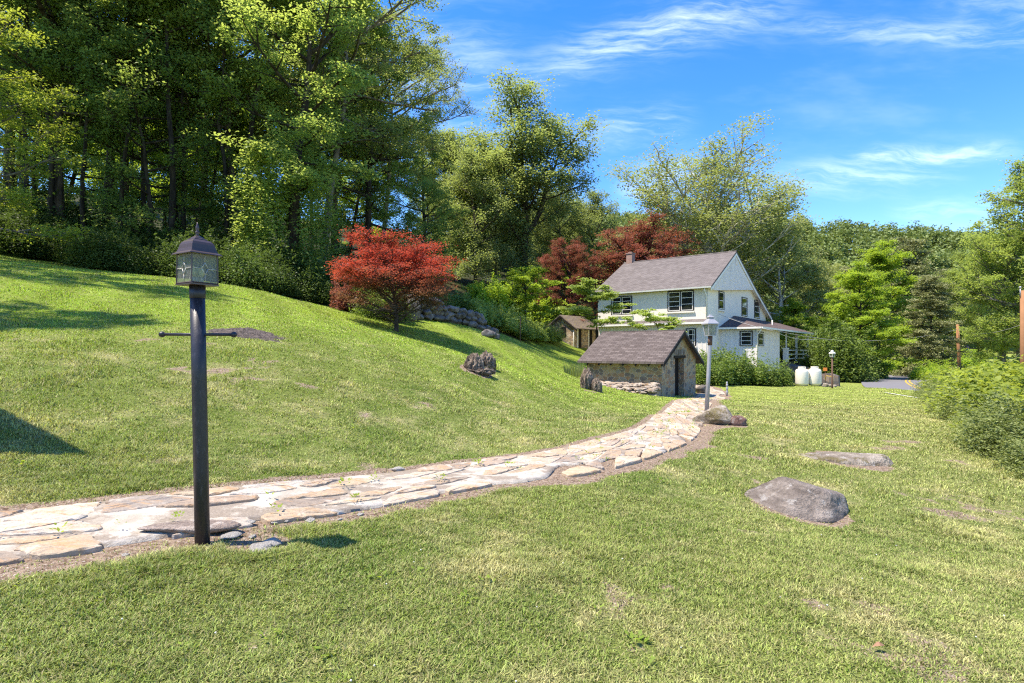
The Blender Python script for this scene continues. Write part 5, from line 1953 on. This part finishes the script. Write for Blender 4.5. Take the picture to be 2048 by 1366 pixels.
def build_lamps():
    # ---- near lamp post: slightly leaning black post with ladder bar and leaded lantern
    p = np.array(LAMP1)
    t = thing("lamp_post", p, "tall black lamp post with crossbar and bronze leaded-glass lantern, nearest the camera", "lamp post")
    lean = np.array([-.020, 0, 1.0])
    at = lambda h: p + lean * h
    R = .0375
    hp = 1.405
    mb = MB()
    mb.tube([at(-.1), at(.4), at(.9), at(hp - .06)], [R * 1.0, R, R, R], 24)
    mb.build("post", M_BLACKPOST, t)
    mb = MB()
    mb.tube([at(hp - .062), at(hp - .06), at(hp + .012)], [R + .001, R + .0026, R + .0026], 24)
    mb.build("collar", M_BLACKPOST, t)
    mb = MB()
    hb = 1.145
    ax = np.array([.985, .17, 0])
    mb.tube([at(hb) - ax * .175, at(hb) + ax * .175], .0085, 10)
    for s_ in (-1, 1):
        c = at(hb) + ax * .182 * s_
        V, F = ico(2)
        mb.add(V * .017 + c, F, 0, True)
    mb.build("ladder_bar", M_BLACKPOST, t)
    # lantern, turned so that an edge points a little left of the camera
    c0 = at(hp + .006)
    th = math.radians(-31)
    X, Y = np.array([math.cos(th), math.sin(th), 0]), np.array([-math.sin(th), math.cos(th), 0])
    w0, w1, hh = .0725, .0705, .170
    mb = MB()
    mb.prism([c0 + X * a + Y * b for a, b in ((-w0 - .004, -w0 - .004), (w0 + .004, -w0 - .004), (w0 + .004, w0 + .004), (-w0 - .004, w0 + .004))], Zv * .007)
    for a, b in ((-1, -1), (1, -1), (1, 1), (-1, 1)):
        mb.tube([c0 + X * a * w0 + Y * b * w0 + Zv * .007, c0 + X * a * w1 + Y * b * w1 + Zv * hh], .0042, 4, smooth=False)
    for z_, ww in ((.011, w0), (hh, w1)):
        for d, e in ((X, Y), (Y, X)):
            for s_ in (-1, 1):
                mb.tube([c0 + e * s_ * ww - d * ww + Zv * z_, c0 + e * s_ * ww + d * ww + Zv * z_], .0044, 4, smooth=False)
    lf = mb.build("lantern", M_BRONZE, t)
    # roof: flared eave, bell, small tier, finial
    mb = MB()
    rings = [(.090, hh - .004), (.088, hh + .001), (.074, hh + .010), (.067, hh + .028), (.062, hh + .050), (.056, hh + .064), (.045, hh + .075), (.036, hh + .078), (.034, hh + .084), (.024, hh + .089), (.022, hh + .094), (.008, hh + .103)]
    V = []
    for r_, z_ in rings:
        for a, b in ((-1, -1), (1, -1), (1, 1), (-1, 1)):
            V.append(c0 + X * a * r_ + Y * b * r_ + Zv * z_)
    F = [[i * 4 + k, i * 4 + (k + 1) % 4, (i + 1) * 4 + (k + 1) % 4, (i + 1) * 4 + k] for i in range(len(rings) - 1) for k in range(4)] + [[3, 2, 1, 0], [len(V) - 4, len(V) - 3, len(V) - 2, len(V) - 1]]
    mb.add(V, F)
    mb.build("lantern_roof", M_BRONZE, t)
    mb = MB()
    mb.lathe(c0 + Zv * (hh + .101), [(.010, 0), (.010, .006), (.005, .010), (.012, .018), (.012, .023), (.005, .029), (.010, .038), (.008, .052), (.004, .066), (.0015, .076)], 14)
    mb.build("finial", M_BRONZE, t)
    # panes with their leads
    for d, e, s_ in ((X, Y, -1), (X, Y, 1), (Y, X, -1), (Y, X, 1)):
        mb = MB()
        q = lambda u, z_: c0 + e * s_ * (w0 + (w1 - w0) * z_ / hh - .001) + d * u + Zv * z_
        zt_ = hh - .004
        mb.prism([q(-w0 + .003, .015), q(w0 - .003, .015), q(w1 - .004, zt_), q(-w1 + .004, zt_)], e * s_ * -.0022)
        pn = mb.build("glass_pane", M_GLASS, lf)
        mb = MB()
        k = .018
        cz = .088
        dia = [(0, cz - .034), (k, cz), (0, cz + .034), (-k, cz)]
        for i in range(4):
            mb.tube([q(*dia[i]) + e * s_ * .0015, q(*dia[(i + 1) % 4]) + e * s_ * .0015], .0019, 5)
        for A, B in (((0, .015), dia[0]), (dia[2], (0, zt_)), (dia[1], (w0 - .001, cz)), (dia[3], (-w0 + .001, cz))):
            mb.tube([q(*A) + e * s_ * .0015, q(*B) + e * s_ * .0015], .0019, 5)
        mb.build("lead_came", M_CAME, lf)
    mb = MB()
    mb.lathe(c0 + Zv * .008, [(.030, 0), (.030, .004), (.010, .008), (.010, .040)], 14)
    for a in (0, 2.1, 4.2):
        b = c0 + np.array([math.cos(a), math.sin(a), 0]) * .024
        mb.lathe(b + Zv * .012, [(.009, 0), (.009, .034)], 12)
    mb.build("candle_holder", M_IVORY, lf)
    for a in (0, 2.1, 4.2):
        b = c0 + np.array([math.cos(a), math.sin(a), 0]) * .024
        mb = MB()
        mb.lathe(b + Zv * .0465, [(.006, 0), (.013, .012), (.015, .024), (.012, .040), (.006, .055), (.001, .066)], 14)
        mb.build("bulb", M_BULB, lf)

    # ---- second lamp post, grey
    p = G(1413, 829)
    sc = 10.6
    t2 = thing("lamp_post", p, "leaning grey metal lamp post with four-sided lantern, between the springhouse and the path rock", "lamp post")
    top = P(1420.5, 675, p[1])
    ln = (top - p)
    mb = MB()
    mb.tube([p - ln * .06, p + ln * .5, p + ln * .93, top], [.043, .039, .038, .038], 20)
    mb.build("post", M_GALV, t2)
    mb = MB()
    mb.tube([p + ln * .90, top + ln * .012], [.043, .043], 20)
    mb.tube([top, top + Zv * .04], [.03, .05], 16)
    mb.build("collar", M_RUST, t2)
    lantern(t2, top + Zv * .03, .070, .100, .232, .122, math.radians(12), M_GALV, M_GALV)
    # ---- far lamp post, brown with a white lantern
    p = G(1664.5, 777)
    t3 = thing("lamp_post", p, "far slim brown lamp post with small white lantern beside the white tanks", "lamp post")
    top = P(1664.5, 714, p[1])
    mb = MB()
    mb.tube([p - Zv * .1, p + Zv * .2, top], [.055, .045, .042], 14)
    mb.build("post", M_RUST, t3)
    lantern(t3, top, .075, .10, .20, .125, math.radians(20), M_WHITE, M_WHITE)


def lantern(root, c, w0, w1, hh, ro, th, m_f, m_r):
    X, Y = np.array([math.cos(th), math.sin(th), 0]), np.array([-math.sin(th), math.cos(th), 0])
    mb = MB()
    cs = ((-1, -1), (1, -1), (1, 1), (-1, 1))
    mb.prism([c + X * a * w0 + Y * b * w0 for a, b in cs], Zv * .014)
    for a, b in cs:
        mb.tube([c + X * a * w0 + Y * b * w0, c + X * a * w1 + Y * b * w1 + Zv * hh], .010, 4, smooth=False)
    for d, e in ((X, Y), (Y, X)):
        for s_ in (-1, 1):
            mb.tube([c + e * s_ * w1 - d * w1 + Zv * hh, c + e * s_ * w1 + d * w1 + Zv * hh], .011, 4, smooth=False)
    lf = mb.build("lantern", m_f, root)
    mb = MB()
    rings = [(ro, hh - .006), (ro, hh + .012), (ro * .38, hh + .105), (ro * .38, hh + .125), (ro * .46, hh + .128), (ro * .46, hh + .14), (ro * .2, hh + .165), (ro * .12, hh + .19)]
    V = [c + X * a * r_ + Y * b * r_ + Zv * z_ for r_, z_ in rings for a, b in cs]
    F = [[i * 4 + k, i * 4 + (k + 1) % 4, (i + 1) * 4 + (k + 1) % 4, (i + 1) * 4 + k] for i in range(len(rings) - 1) for k in range(4)] + [[3, 2, 1, 0], [len(V) - 4, len(V) - 3, len(V) - 2, len(V) - 1]]
    mb.add(V, F)
    mb.build("lantern_roof", m_r, root)
    for d, e, s_ in ((X, Y, -1), (X, Y, 1), (Y, X, -1), (Y, X, 1)):
        mb = MB()
        q = lambda u, z_: c + e * s_ * (w0 + (w1 - w0) * z_ / hh) * .98 + d * u + Zv * z_
        mb.prism([q(-w0 + .006, .016), q(w0 - .006, .016), q(w1 - .008, hh - .006), q(-w1 + .008, hh - .006)], e * s_ * -.004)
        mb.build("glass_pane", M_GLASS, lf)
    mb = MB()
    mb.lathe(c + Zv * .014, [(.03, 0), (.02, .05), (.03, .06), (.045, .12), (.02, .17)], 12)
    mb.build("bulb", M_IVORY, lf)


def build_tanks():
    for i, (px, lab) in enumerate(((1603.9, "left one of the two upright white gas tanks by the porch"), (1629.2, "right one of the two upright white gas tanks, nearer the lamp post"))):
        p = GD(px, 34.4)
        t = thing("gas_tank", p, lab, "gas tank", "white gas tanks by the porch")
        mb = MB()
        R = .375
        mb.lathe(p + Zv * .03, [(R * .82, 0), (R * .84, .05), (R * .95, .07), (R, .13), (R, .82), (R * .96, .90), (R * .82, .97), (R * .52, 1.015), (R * .2, 1.03)], 32)
        mb.build("body", M_TANK, t)
        # guard collar with hand holes
        mb = MB()
        n = 28
        for k in range(n):
            a0, a1 = 2 * math.pi * k / n, 2 * math.pi * (k + 1) / n
            rr_ = R * .56
            A, B = np.array([math.cos(a0) * rr_, math.sin(a0) * rr_, 0]), np.array([math.cos(a1) * rr_, math.sin(a1) * rr_, 0])
            hole = k % 7 in (2, 3)
            for z0, z1_ in (((1.0, 1.075), (1.125, 1.17)) if hole else ((1.0, 1.17),)):
                mb.prism([p + A + Zv * z0, p + B + Zv * z0, p + B + Zv * z1_, p + A + Zv * z1_], (A + B) * -.04)
        mb.build("collar", M_TANK, t)
        mb = MB()
        mb.lathe(p + Zv * 1.04, [(.04, 0), (.05, .05), (.02, .10)], 10)
        mb.build("valve", M_YELLOW, t)
    # regulator stand: small orange box on a post, yellow pipe
    p = GD(1650.5, 35.2)
    t = thing("gas_regulator", p, "small orange box on a stake with a yellow pipe, behind the far lamp post", "gas regulator")
    mb = MB()
    mb.tube([p - Zv * .1, p + Zv * .95], .022, 8)
    mb.build("stake", M_RUST, t)
    mb = MB()
    mb.box(p + Zv * 1.02, U * .11, Vv * .06, Zv * .10)
    mb.build("box", M_ORANGE, t, bevel=.012)
    mb = MB()
    mb.tube([p + U * .02 + Zv * .40, p + U * .02 + Zv * .62, p + U * .10 + Zv * .62, p + U * .42 + Zv * .58, p + U * .42 - Zv * .05], .022, 8)
    mb.build("pipe", M_YELLOW, t)
    r = np.random.RandomState(8)
    for k, (px, d, s_) in enumerate(((1650, 33.4, .16), (1657, 33.7, .13), (1644, 34.4, .15), (1668, 34.0, .12))):
        q = GD(px, d)
        o = place_rock("field_stone", 900 + k, q, (s_ * 1.2, s_, s_ * .9), M_BOULDER2, "rough stone lying between the white tanks and the far lamp post", "stone", .3, group="stones by the far lamp post")
    p = GD(1653, 36.6)
    mb = MB()
    mb.prism([p + U * a + Zv * z for a, z in ((-.55, -.1), (.7, -.1), (.66, .62), (.2, .80), (-.5, .72))], Vv * .5)
    t = thing("stone_pier", p, "low grey stone pier behind the yellow gas pipe", "stone pier")
    mb.build("pier", M_RUBBLE3, t)


def place_rock(name, seed, p, size, mat, label, cat, sink=.35, rz=0.0, sub=4, group=None, smooth=False, **kw):
    V, F = rock_np(seed, size, sub, **kw)
    V = rotz(V, rz)
    V[:, 2] += size[2] * (1 - 2 * sink)
    o = link(name, np_mesh(name, V, F, smooth=smooth), mat)
    o.location = [float(c) for c in p]
    return set_props(o, label, cat, group)


def build_rocks():
    p = G(1597, 1012)
    place_rock("boulder", 6, p, (.37, .30, .20), M_BOULDER, "large grey boulder with a dark broken end in the near right lawn", "boulder", .36, -.25, 5, smooth=True,
               planes=5, rough=.05, fine=.03, freq=1.8, soft=.05, cuts=[((-.50, -.45, .62), .66), ((.40, .1, .80), .74), ((.90, -.45, .20), .82), ((0, .9, .4), .85), ((.1, -.8, .5), .72)])
    p = G(1694, 921)
    place_rock("flat_rock", 12, p, (.56, .24, .12), M_BOULDER2, "low flat mossy rock barely rising from the right lawn", "rock", .46, -.12, 5, smooth=True,
               planes=8, rough=.08, fine=.04, soft=.03, cuts=[((0, -.15, 1), .55), ((1, -.3, .2), .85)])
    p = G(1436, 846)
    place_rock("rock", 23, p, (.36, .24, .20), M_BOULDER2, "rounded tan rock at the foot of the grey lamp post", "rock", .34, -.1, 5, smooth=True, planes=8, rough=.06, fine=.03, soft=.06)
    p = G(1473, 850)
    place_rock("rock", 29, p, (.155, .13, .125), M_REDROCK, "small red-brown rock against the rounded rock's right end", "rock", .30, .3, 4, smooth=False, planes=12, rough=.10, fine=.04, soft=.025)
    # stumps
    def stump(name, label, lobes, seed):
        t = lobes[0][0]
        mb = MB()
        for i, (c, sz) in enumerate(lobes):
            D, F = ico(5)
            rid = np.abs(fbm(D * np.array([5, 5, 1.3]) + seed + i, 4, seed) - .47) * 3.2
            rad = 1.0 - .55 * rid + .25 * (fbm(D * 7 + seed, 3, seed + 3) - .5)
            V = D * rad[:, None]
            top = V[:, 2] > 0
            V[top, 2] *= 1 + .7 * (fbm(np.stack([V[top, 0] * 4, V[top, 1] * 4, V[top, 2] * 0], 1) + i, 3, seed + 7) - .3)
            mb.add(V * np.array(sz) + c, F, 0, True)
        b = np.array(t)
        me_o = mb.build(name, M_STUMP)
        me_o.data.transform(__import__('mathutils').Matrix.Translation(Vector([float(-k) for k in b])))
        me_o.location = [float(k) for k in b]
        return set_props(me_o, label, "stump")
    p, q = G(948, 742), G(974, 736)
    stump("stump", "shaggy weathered tree stump in the middle of the lawn", [(p + Zv * .08, (.24, .2, .30)), (q + Zv * .08, (.24, .2, .28)), (p + [.1, -.05, -.02], (.42, .26, .1))], 61)
    p, q = G(1173, 778), G(1193, 783)
    stump("stump", "tall gnarled weathered stump in front of the springhouse wall, left of its lower twin", [(p + Zv * .20, (.26, .22, .52))], 67)
    stump("stump", "lower gnarled stump beside the taller one at the springhouse wall", [(q + Zv * .12, (.22, .2, .36))], 73)
    # gravel and mulch heap behind the near lamp
    r = np.random.RandomState(15)
    p = G(488, 668)
    n = 46
    xs, ys = np.meshgrid(np.linspace(-1, 1, n), np.linspace(-1, 1, n))
    x, y = xs.ravel(), ys.ravel()
    q = np.sqrt(x * x + y * y)
    h = np.clip(1 - q ** 1.6, 0, 1) * .09 * (.6 + .9 * vnoise(np.stack([x * 3, y * 3, x * 0], 1), 71)) + .05 * vnoise(np.stack([x * 14, y * 14, x * 0], 1), 72) - .04
    X, Y = p[0] + x * .74, p[1] + y * .55
    V = np.stack([x * .74, y * .55, zg(X, Y) - p[2] + h], 1)
    i, j = np.meshgrid(np.arange(n - 1), np.arange(n - 1), indexing='ij')
    F = np.stack([i * n + j, i * n + j + 1, (i + 1) * n + j + 1, (i + 1) * n + j], -1).reshape(-1, 4)
    o = link("mulch_heap", np_mesh("mulch_heap", V, F), M_MULCH)
    o.location = [float(c) for c in p]
    set_props(o, "low dark heap of mulch on the lawn behind the black lamp post", "mulch heap")
    # dry stone wall
    t = thing("dry_stone_wall", G(890, 655), "low rough dry stone wall under the wood, right of the red maple", "stone wall")
    mb = MB()
    k = 0
    A, B = np.array([-5.2, 24.2]), np.array([-1.05, 27.3])
    for course in range(4):
        s_ = 0.0
        while s_ < 1.0:
            wl = r.uniform(.045, .095) * (1 - .1 * course)
            c = A + (B - A) * (s_ + wl / 2)
            hmax = np.interp(s_, (0, .12, .5, .85, 1.0), (1.0, .98, .80, .74, .1))
            zc = .12 + course * .24
            if zc < hmax + .02:
                V, F = rock_np(700 + k, (wl * 5.2 * .56, .27, .16), 3, 8, .06, .04, soft=.02)
                V = rotz(V, math.atan2(B[1] - A[1], B[0] - A[0]) + r.uniform(-.12, .12))
                mb.add(V + [c[0] + r.uniform(-.04, .04), c[1] + r.uniform(-.06, .06), z1(*c) + zc + r.uniform(-.03, .03)], F, 0, False)
            s_ += wl
            k += 1
    mb.build("stones", M_DRYSTONE, t)
    place_rock("boulder", 44, GD(824, 24.1), (.42, .3, .5), M_DRYSTONE, "tall pointed grey boulder at the left end of the dry stone wall", "boulder", .2, .4, 4, smooth=True)
    place_rock("field_stone", 46, G(992, 676), (.22, .16, .12), M_DRYSTONE, "small grey stone beyond the dry stone wall's right end", "stone", .3, .4, 3, smooth=True)
    place_rock("field_stone", 47, G(975, 672), (.42, .22, .2), M_DRYSTONE, "long grey stone at the dry stone wall's right foot", "stone", .3, .9, 3, smooth=True)
    # chips of mortar lying round the near lamp post
    spots = ((312, 1110, .022), (505, 1075, .020), (520, 1100, .055), (540, 1090, .05), (535, 1108, .04), (497, 1047, .028), (620, 1043, .03), (548, 1047, .016), (462, 1075, .045), (572, 1042, .018), (794, 941, .05), (395, 1108, .018), (610, 1062, .016), (680, 1040, .015), (250, 1112, .018), (720, 1030, .02))
    for i, (px, py, s_) in enumerate(spots):
        place_rock("mortar_chip", 800 + i, G(px, py), (s_ * 1.25, s_, s_ * .42), M_LIME, "pale broken chip of mortar lying beside the flagstone path", "stone chip", .2, i * 1.3, 3, group="mortar chips beside the path")
    # raised edging slab behind the lamp post
    p = G(372, 1062)
    place_rock("edging_slab", 850, p, (.24, .075, .032), M_FLAGSLAB, "long raised grey edging slab behind the black lamp post's foot", "slab", .15, .12, 4, planes=6, soft=.03, rough=.04, cuts=[((0, 0, 1), .6)])
    # springhouse step stones
    p = G(1404, 786)
    place_rock("step_stone", 860, p, (.32, .28, .24), M_DRYSTONE, "dark stone block at the springhouse's right corner", "stone block", .15, .2, 3, planes=8, soft=.05)
    # little ornamental stake by the path
    p = G(1454, 792)
    t = thing("path_stake", p, "small knobbly grey stake at the bend of the path beside the grey lamp post", "stake")
    mb = MB()
    mb.lathe(p, [(.05, -.05), (.045, .1), (.06, .14), (.06, .22), (.04, .25), (.055, .30), (.055, .40), (.035, .43), (.05, .46), (.05, .56), (.03, .58), (.045, .62), (.02, .68)], 12)
    mb.build("stake", M_GALV, t)
    # two thin poles on the lawn before the bank
    for i, (px, py, top, lab) in enumerate(((1040.5, 684, 635, "thin dark pole on the lawn before the pale bushes, the thicker left one"), (1060, 686, 647, "thin grey pole on the lawn before the pale bushes, the thinner right one"))):
        p = G(px, py)
        t = thing("thin_pole", p, lab, "pole", "thin poles left of the stone shed")
        mb = MB()
        mb.tube([p - Zv * .1, P(px, top, p[1])], .026 if i == 0 else .016, 8)
        mb.lathe(P(px, top, p[1]), [(.03, 0), (.03, .03), (.01, .05)], 8)
        mb.build("pole", M_RUST, t)


def build_road():
    # main road: from the right, round the bend, away to the left behind the trees; then a far stretch up the valley
    cl_ = [GD(2150, 28.5), GD(1970, 29.5), GD(1880, 31.5), GD(1832, 36), GD(1812, 43), GD(1820, 51), GD(1850, 62), GD(1885, 74), GD(1908, 90), GD(1912, 112), GD(1890, 140)]
    c = np.array(cl_)[:, :2]
    for it in range(3):
        c = np.vstack([c[:1], np.stack([c[:-1] * .75 + c[1:] * .25, c[:-1] * .25 + c[1:] * .75], 1).reshape(-1, 2), c[-1:]])
    t = np.gradient(c, axis=0)
    t /= np.linalg.norm(t, axis=1)[:, None]
    nn = np.stack([-t[:, 1], t[:, 0]], 1)

    def strip(name, lo, hi, mat, lift, parent=None, k=7):
        rows = []
        f = np.linspace(0, 1, k)
        for q in f:
            xy = c + nn * (lo + (hi - lo) * q)
            rows.append(np.column_stack([xy, zg(c[:, 0], c[:, 1]) + lift + .0 * q]))
        V = np.array(rows).reshape(-1, 3)
        n = len(c)
        F = [[j * n + i, j * n + i + 1, (j + 1) * n + i + 1, (j + 1) * n + i] for j in range(k - 1) for i in range(n - 1)]
        o = link(name, np_mesh(name, V, np.array(F)), mat, parent)
        return o
    road = strip("road", -2.9, 2.9, M_ASPHALT, .16)
    set_props(road, "grey two-lane country road with a double yellow line", kind="structure")
    strip("road_marking", -.17, -.07, M_LINE, .166, road, 2)
    strip("road_marking", .07, .17, M_LINE, .166, road, 2)
    # pale kerb strip in the grass on this side
    A, B = G(1770, 786), G(1843, 798)
    rows = []
    for f in np.linspace(0, 1, 14):
        q = A + (B - A) * f
        for dy in (-.10, .10):
            rows.append([q[0] - dy * .3, q[1] + dy, z1(q[0], q[1]) + .03])
    V = np.array(rows)
    F = np.array([[2 * i, 2 * i + 1, 2 * i + 3, 2 * i + 2] for i in range(13)])
    o = link("gravel_strip", np_mesh("gravel_strip", V, F), M_TRAVERTINE)
    set_props(o, "thin pale gravel strip in the lawn before the road", kind="structure")


def wire(name, label, pts, rad, group=None):
    p0 = np.array(pts[0])
    mb = MB()
    for a, b, sag in pts[1]:
        a, b = np.array(a), np.array(b)
        f = np.linspace(0, 1, 24)[:, None]
        q = a + (b - a) * f - Zv * sag * 4 * f * (1 - f)
        mb.tube(q, rad, 5)
    o = mb.build(name, M_WIRE)
    return set_props(o, label, "power line", group)


def build_poles(H, wing):
    p = GD(2047, 33.5)
    t = thing("utility_pole", p, "near orange-brown wooden utility pole at the right picture edge", "utility pole")
    tp = P(2046, 581, 33.5)
    mb = MB()
    mb.tube([p - Zv * .4, (p + tp) / 2, tp], [.17, .15, .135], 14)
    mb.build("pole", M_POLE, t)
    mb = MB()
    mb.tube([tp - [.16, .0, .35], tp + [-.16, 0, .12]], .03, 8)
    mb.lathe(tp + [-.16, 0, .12], [(.03, 0), (.055, .03), (.055, .09), (.03, .13)], 10)
    mb.build("insulator", M_GALV, t)
    p2 = GD(1919.5, 57)
    t = thing("utility_pole", p2, "far orange-brown wooden utility pole rising behind the hedge near the road", "utility pole")
    tp2 = P(1915, 648, 57)
    mb = MB()
    mb.tube([p2 - Zv * .4, (p2 + tp2) / 2, tp2], [.17, .15, .13], 12)
    mb.build("pole", M_POLE, t)
    mb = MB()
    mb.tube([tp2 + [.0, 0, -.5], tp2 + [.22, 0, -.5]], .03, 8)
    mb.build("bracket", M_GALV, t)
    a = P(1437, 628, 38.6)
    m_ = P(1531, 664, 37.2)
    w1 = wire("power_line", "thin pale wire sagging from the house's gable to the far utility pole", (a, [(a, P(1700, 682, 44), .35), (P(1700, 682, 44), tp2 + np.array([0, 0, -.55]), .3)]), .012)
    wire("power_line", "thin pale wire between the far and the near utility pole", (tp2, [(tp2 + np.array([.1, 0, -.5]), tp + np.array([-.1, 0, -2.0]), .5)]), .012)
    wire("power_line", "second lower thin wire from the near utility pole into the trees", (tp2, [(P(1985, 744, 42), tp + np.array([-.1, 0, -3.6]), .2)]), .010)
    wire("house_wire", "short pale cable looping from the house corner over the porch gutter", (a, [(a, P(1545, 661, 36.3), .10), (P(1545, 661, 36.3), P(1632, 678, 43.5), .25)]), .014)


def build_neighbour():
    """the building just outside the left edge whose roof corner shades the lawn"""
    tip = G(182, 910)
    h = 3.7
    sh = np.array([TO_SUN.x, TO_SUN.y, 0]) / TO_SUN.z
    c = tip + sh * h + Zv * h
    e1 = np.array([-.93, -.36, 0])
    e1 /= np.linalg.norm(e1)
    e2 = np.array([-.36, .93, 0])
    dn = -1.9
    t = thing("garden_shed", (c[0] - 1.4, c[1] + .3, z1(c[0] - 1.4, c[1] + .3)), "white shed just outside the left edge whose roof corner shades the lawn", "shed")
    mb = MB()
    L, D = 4.0, 1.45
    q = [c, c + e1 * L, c + e1 * L + e2 * D + Zv * dn * D, c + e2 * D + Zv * dn * D]
    mb.prism(q, Zv * -.12)
    mb.build("roof", M_ROOF, t)
    mb = MB()
    b = [c + e1 * .25 + e2 * .2, c + e1 * (L - .25) + e2 * .2, c + e1 * (L - .25) + e2 * (D - .25), c + e1 * .25 + e2 * (D - .25)]
    zb = z1(c[0] - 1.4, c[1] + .3) - .6
    lo = [np.array([p[0], p[1], zb]) for p in b]
    hi = [np.array([p[0], p[1], c[2] + dn * d_ - .15]) for p, d_ in zip(b, (.2, .2, D - .25, D - .25))]
    mb.add(lo + hi, [[0, 1, 5, 4], [1, 2, 6, 5], [2, 3, 7, 6], [3, 0, 4, 7], [4, 5, 6, 7], [3, 2, 1, 0]])
    battens(mb, c + e1 * .25 + e2 * .197 - Zv * c[2], e1, -e2, L - .5, lambda x: zb + .02, lambda x: c[2] - .62, .28)
    mb.build("wall", M_BOARD, t)
    f0 = lambda a, z, o: np.array([*(c + e1 * a + e2 * (.197 - o))[:2], z])
    mb = MB()
    mb.prism([f0(1.6, zb + .5, .026), f0(2.5, zb + .5, .026), f0(2.5, zb + 2.5, .026), f0(1.6, zb + 2.5, .026)], -e2 * .03)
    dr = mb.build("door", M_WOOD_GREY, t)
    mb = MB()
    V0, F0 = ico(2)
    mb.add(V0 * .035 + f0(1.72, zb + 1.5, .08), F0, 0, True)
    mb.build("handle", M_GALV, dr)


def build_weeds():
    """broad-leaved weeds and clover heads in the near turf, tufts between the flags"""
    r = np.random.RandomState(91)
    Vs, Fs, vr = [], [], []
    nv = 0
    for i in range(190):
        if i < 60:
            d = math.exp(r.uniform(math.log(1.9), math.log(6.5)))
            x = r.uniform(-.95, .95) * d
            if path_out(np.array([x]), np.array([d]))[0][0] < .12:
                continue
            k, Ls = r.randint(7, 16), r.uniform(.012, .030)
        else:
            j = r.randint(8, 100)
            f = r.uniform(.08, .85)
            x, d = PR[j] + (PL[j] - PR[j]) * f
            k, Ls = r.randint(6, 20), r.uniform(.012, .03)
        z = z1(x, d) + (.0 if i < 60 else .035)
        for q in range(k):
            a = r.uniform(0, 6.28)
            s_ = r.uniform(0, 1) ** .5 * Ls * 2.4
            c = np.array([x + s_ * math.cos(a), d + s_ * math.sin(a), z + .008 + r.uniform(0, .03)])
            t = np.array([math.cos(a), math.sin(a), r.uniform(.1, .9)]) * Ls * r.uniform(.7, 1.3)
            s2 = np.array([-math.sin(a), math.cos(a), 0]) * Ls * .34
            Vs += [c - t * .5, c + s2, c + t * .5, c - s2]
            Fs.append([nv, nv + 1, nv + 2, nv + 3])
            vr += [r.rand()] * 4
            nv += 4
    o = link("lawn_weeds", np_mesh("lawn_weeds", np.array(Vs), np.array(Fs), np.array(vr)), L_BRIGHT)
    set_props(o, "small broad-leaved weeds scattered in the turf and between the flags", kind="stuff")
    mb = MB()
    V0, F0 = ico(1)
    for i in range(40):
        d = math.exp(r.uniform(math.log(1.9), math.log(9)))
        x = r.uniform(-.95, .95) * d
        if path_out(np.array([x]), np.array([d]))[0][0] > .15:
            mb.add(V0 * r.uniform(.003, .005) + [x, d, z1(x, d) + r.uniform(.03, .05)], F0, 0, True)
    o = mb.build("clover_flowers", mat_plain("clover_white", (.62, .60, .54), .8))
    set_props(o, "tiny whitish clover heads scattered over the lawn", kind="stuff")
    # a dry leaf on the lawn
    p = G(1757, 1312)
    mb = MB()
    L = .028
    mb.add([p + [-L, 0, .04], p + [0, L * .5, .052], p + [L, 0, .045], p + [0, -L * .5, .05], p + [0, 0, .062]], [[0, 4, 1], [1, 4, 2], [2, 4, 3], [3, 4, 0]])
    o = mb.build("fallen_leaf", mat_plain("dry_leaf", (.30, .16, .09), .7))
    set_props(o, "single dry brown leaf lying in the near grass", "leaf")


# ------------------------------------------------------------------ build the place
for (px, py, rr_) in ((405, 1090, .12), (1597, 1015, .47), (1695, 922, .5), (1436, 848, .40), (1473, 853, .2), (950, 742, .45), (1181, 783, .3), (520, 1085, .22)):
    q_ = G(px, py)
    BARE.append((q_[0], q_[1], rr_))
for (px, py, rr_) in ((405, 1088, .05), (1597, 1008, .33), (488, 668, .5)):
    q_ = G(px, py)
    KEEP_OFF.append((q_[0], q_[1], rr_))
build_ground()
build_path()
build_road()
H_, house_, wing_ = build_house()
build_springhouse()
build_shed()
build_neighbour()
build_poles(H_, wing_)
build_lamps()
build_tanks()
build_rocks()
plant_lawn_trees()
plant_right()
plant_wood()
plant_hill()
build_weeds()
build_grass()
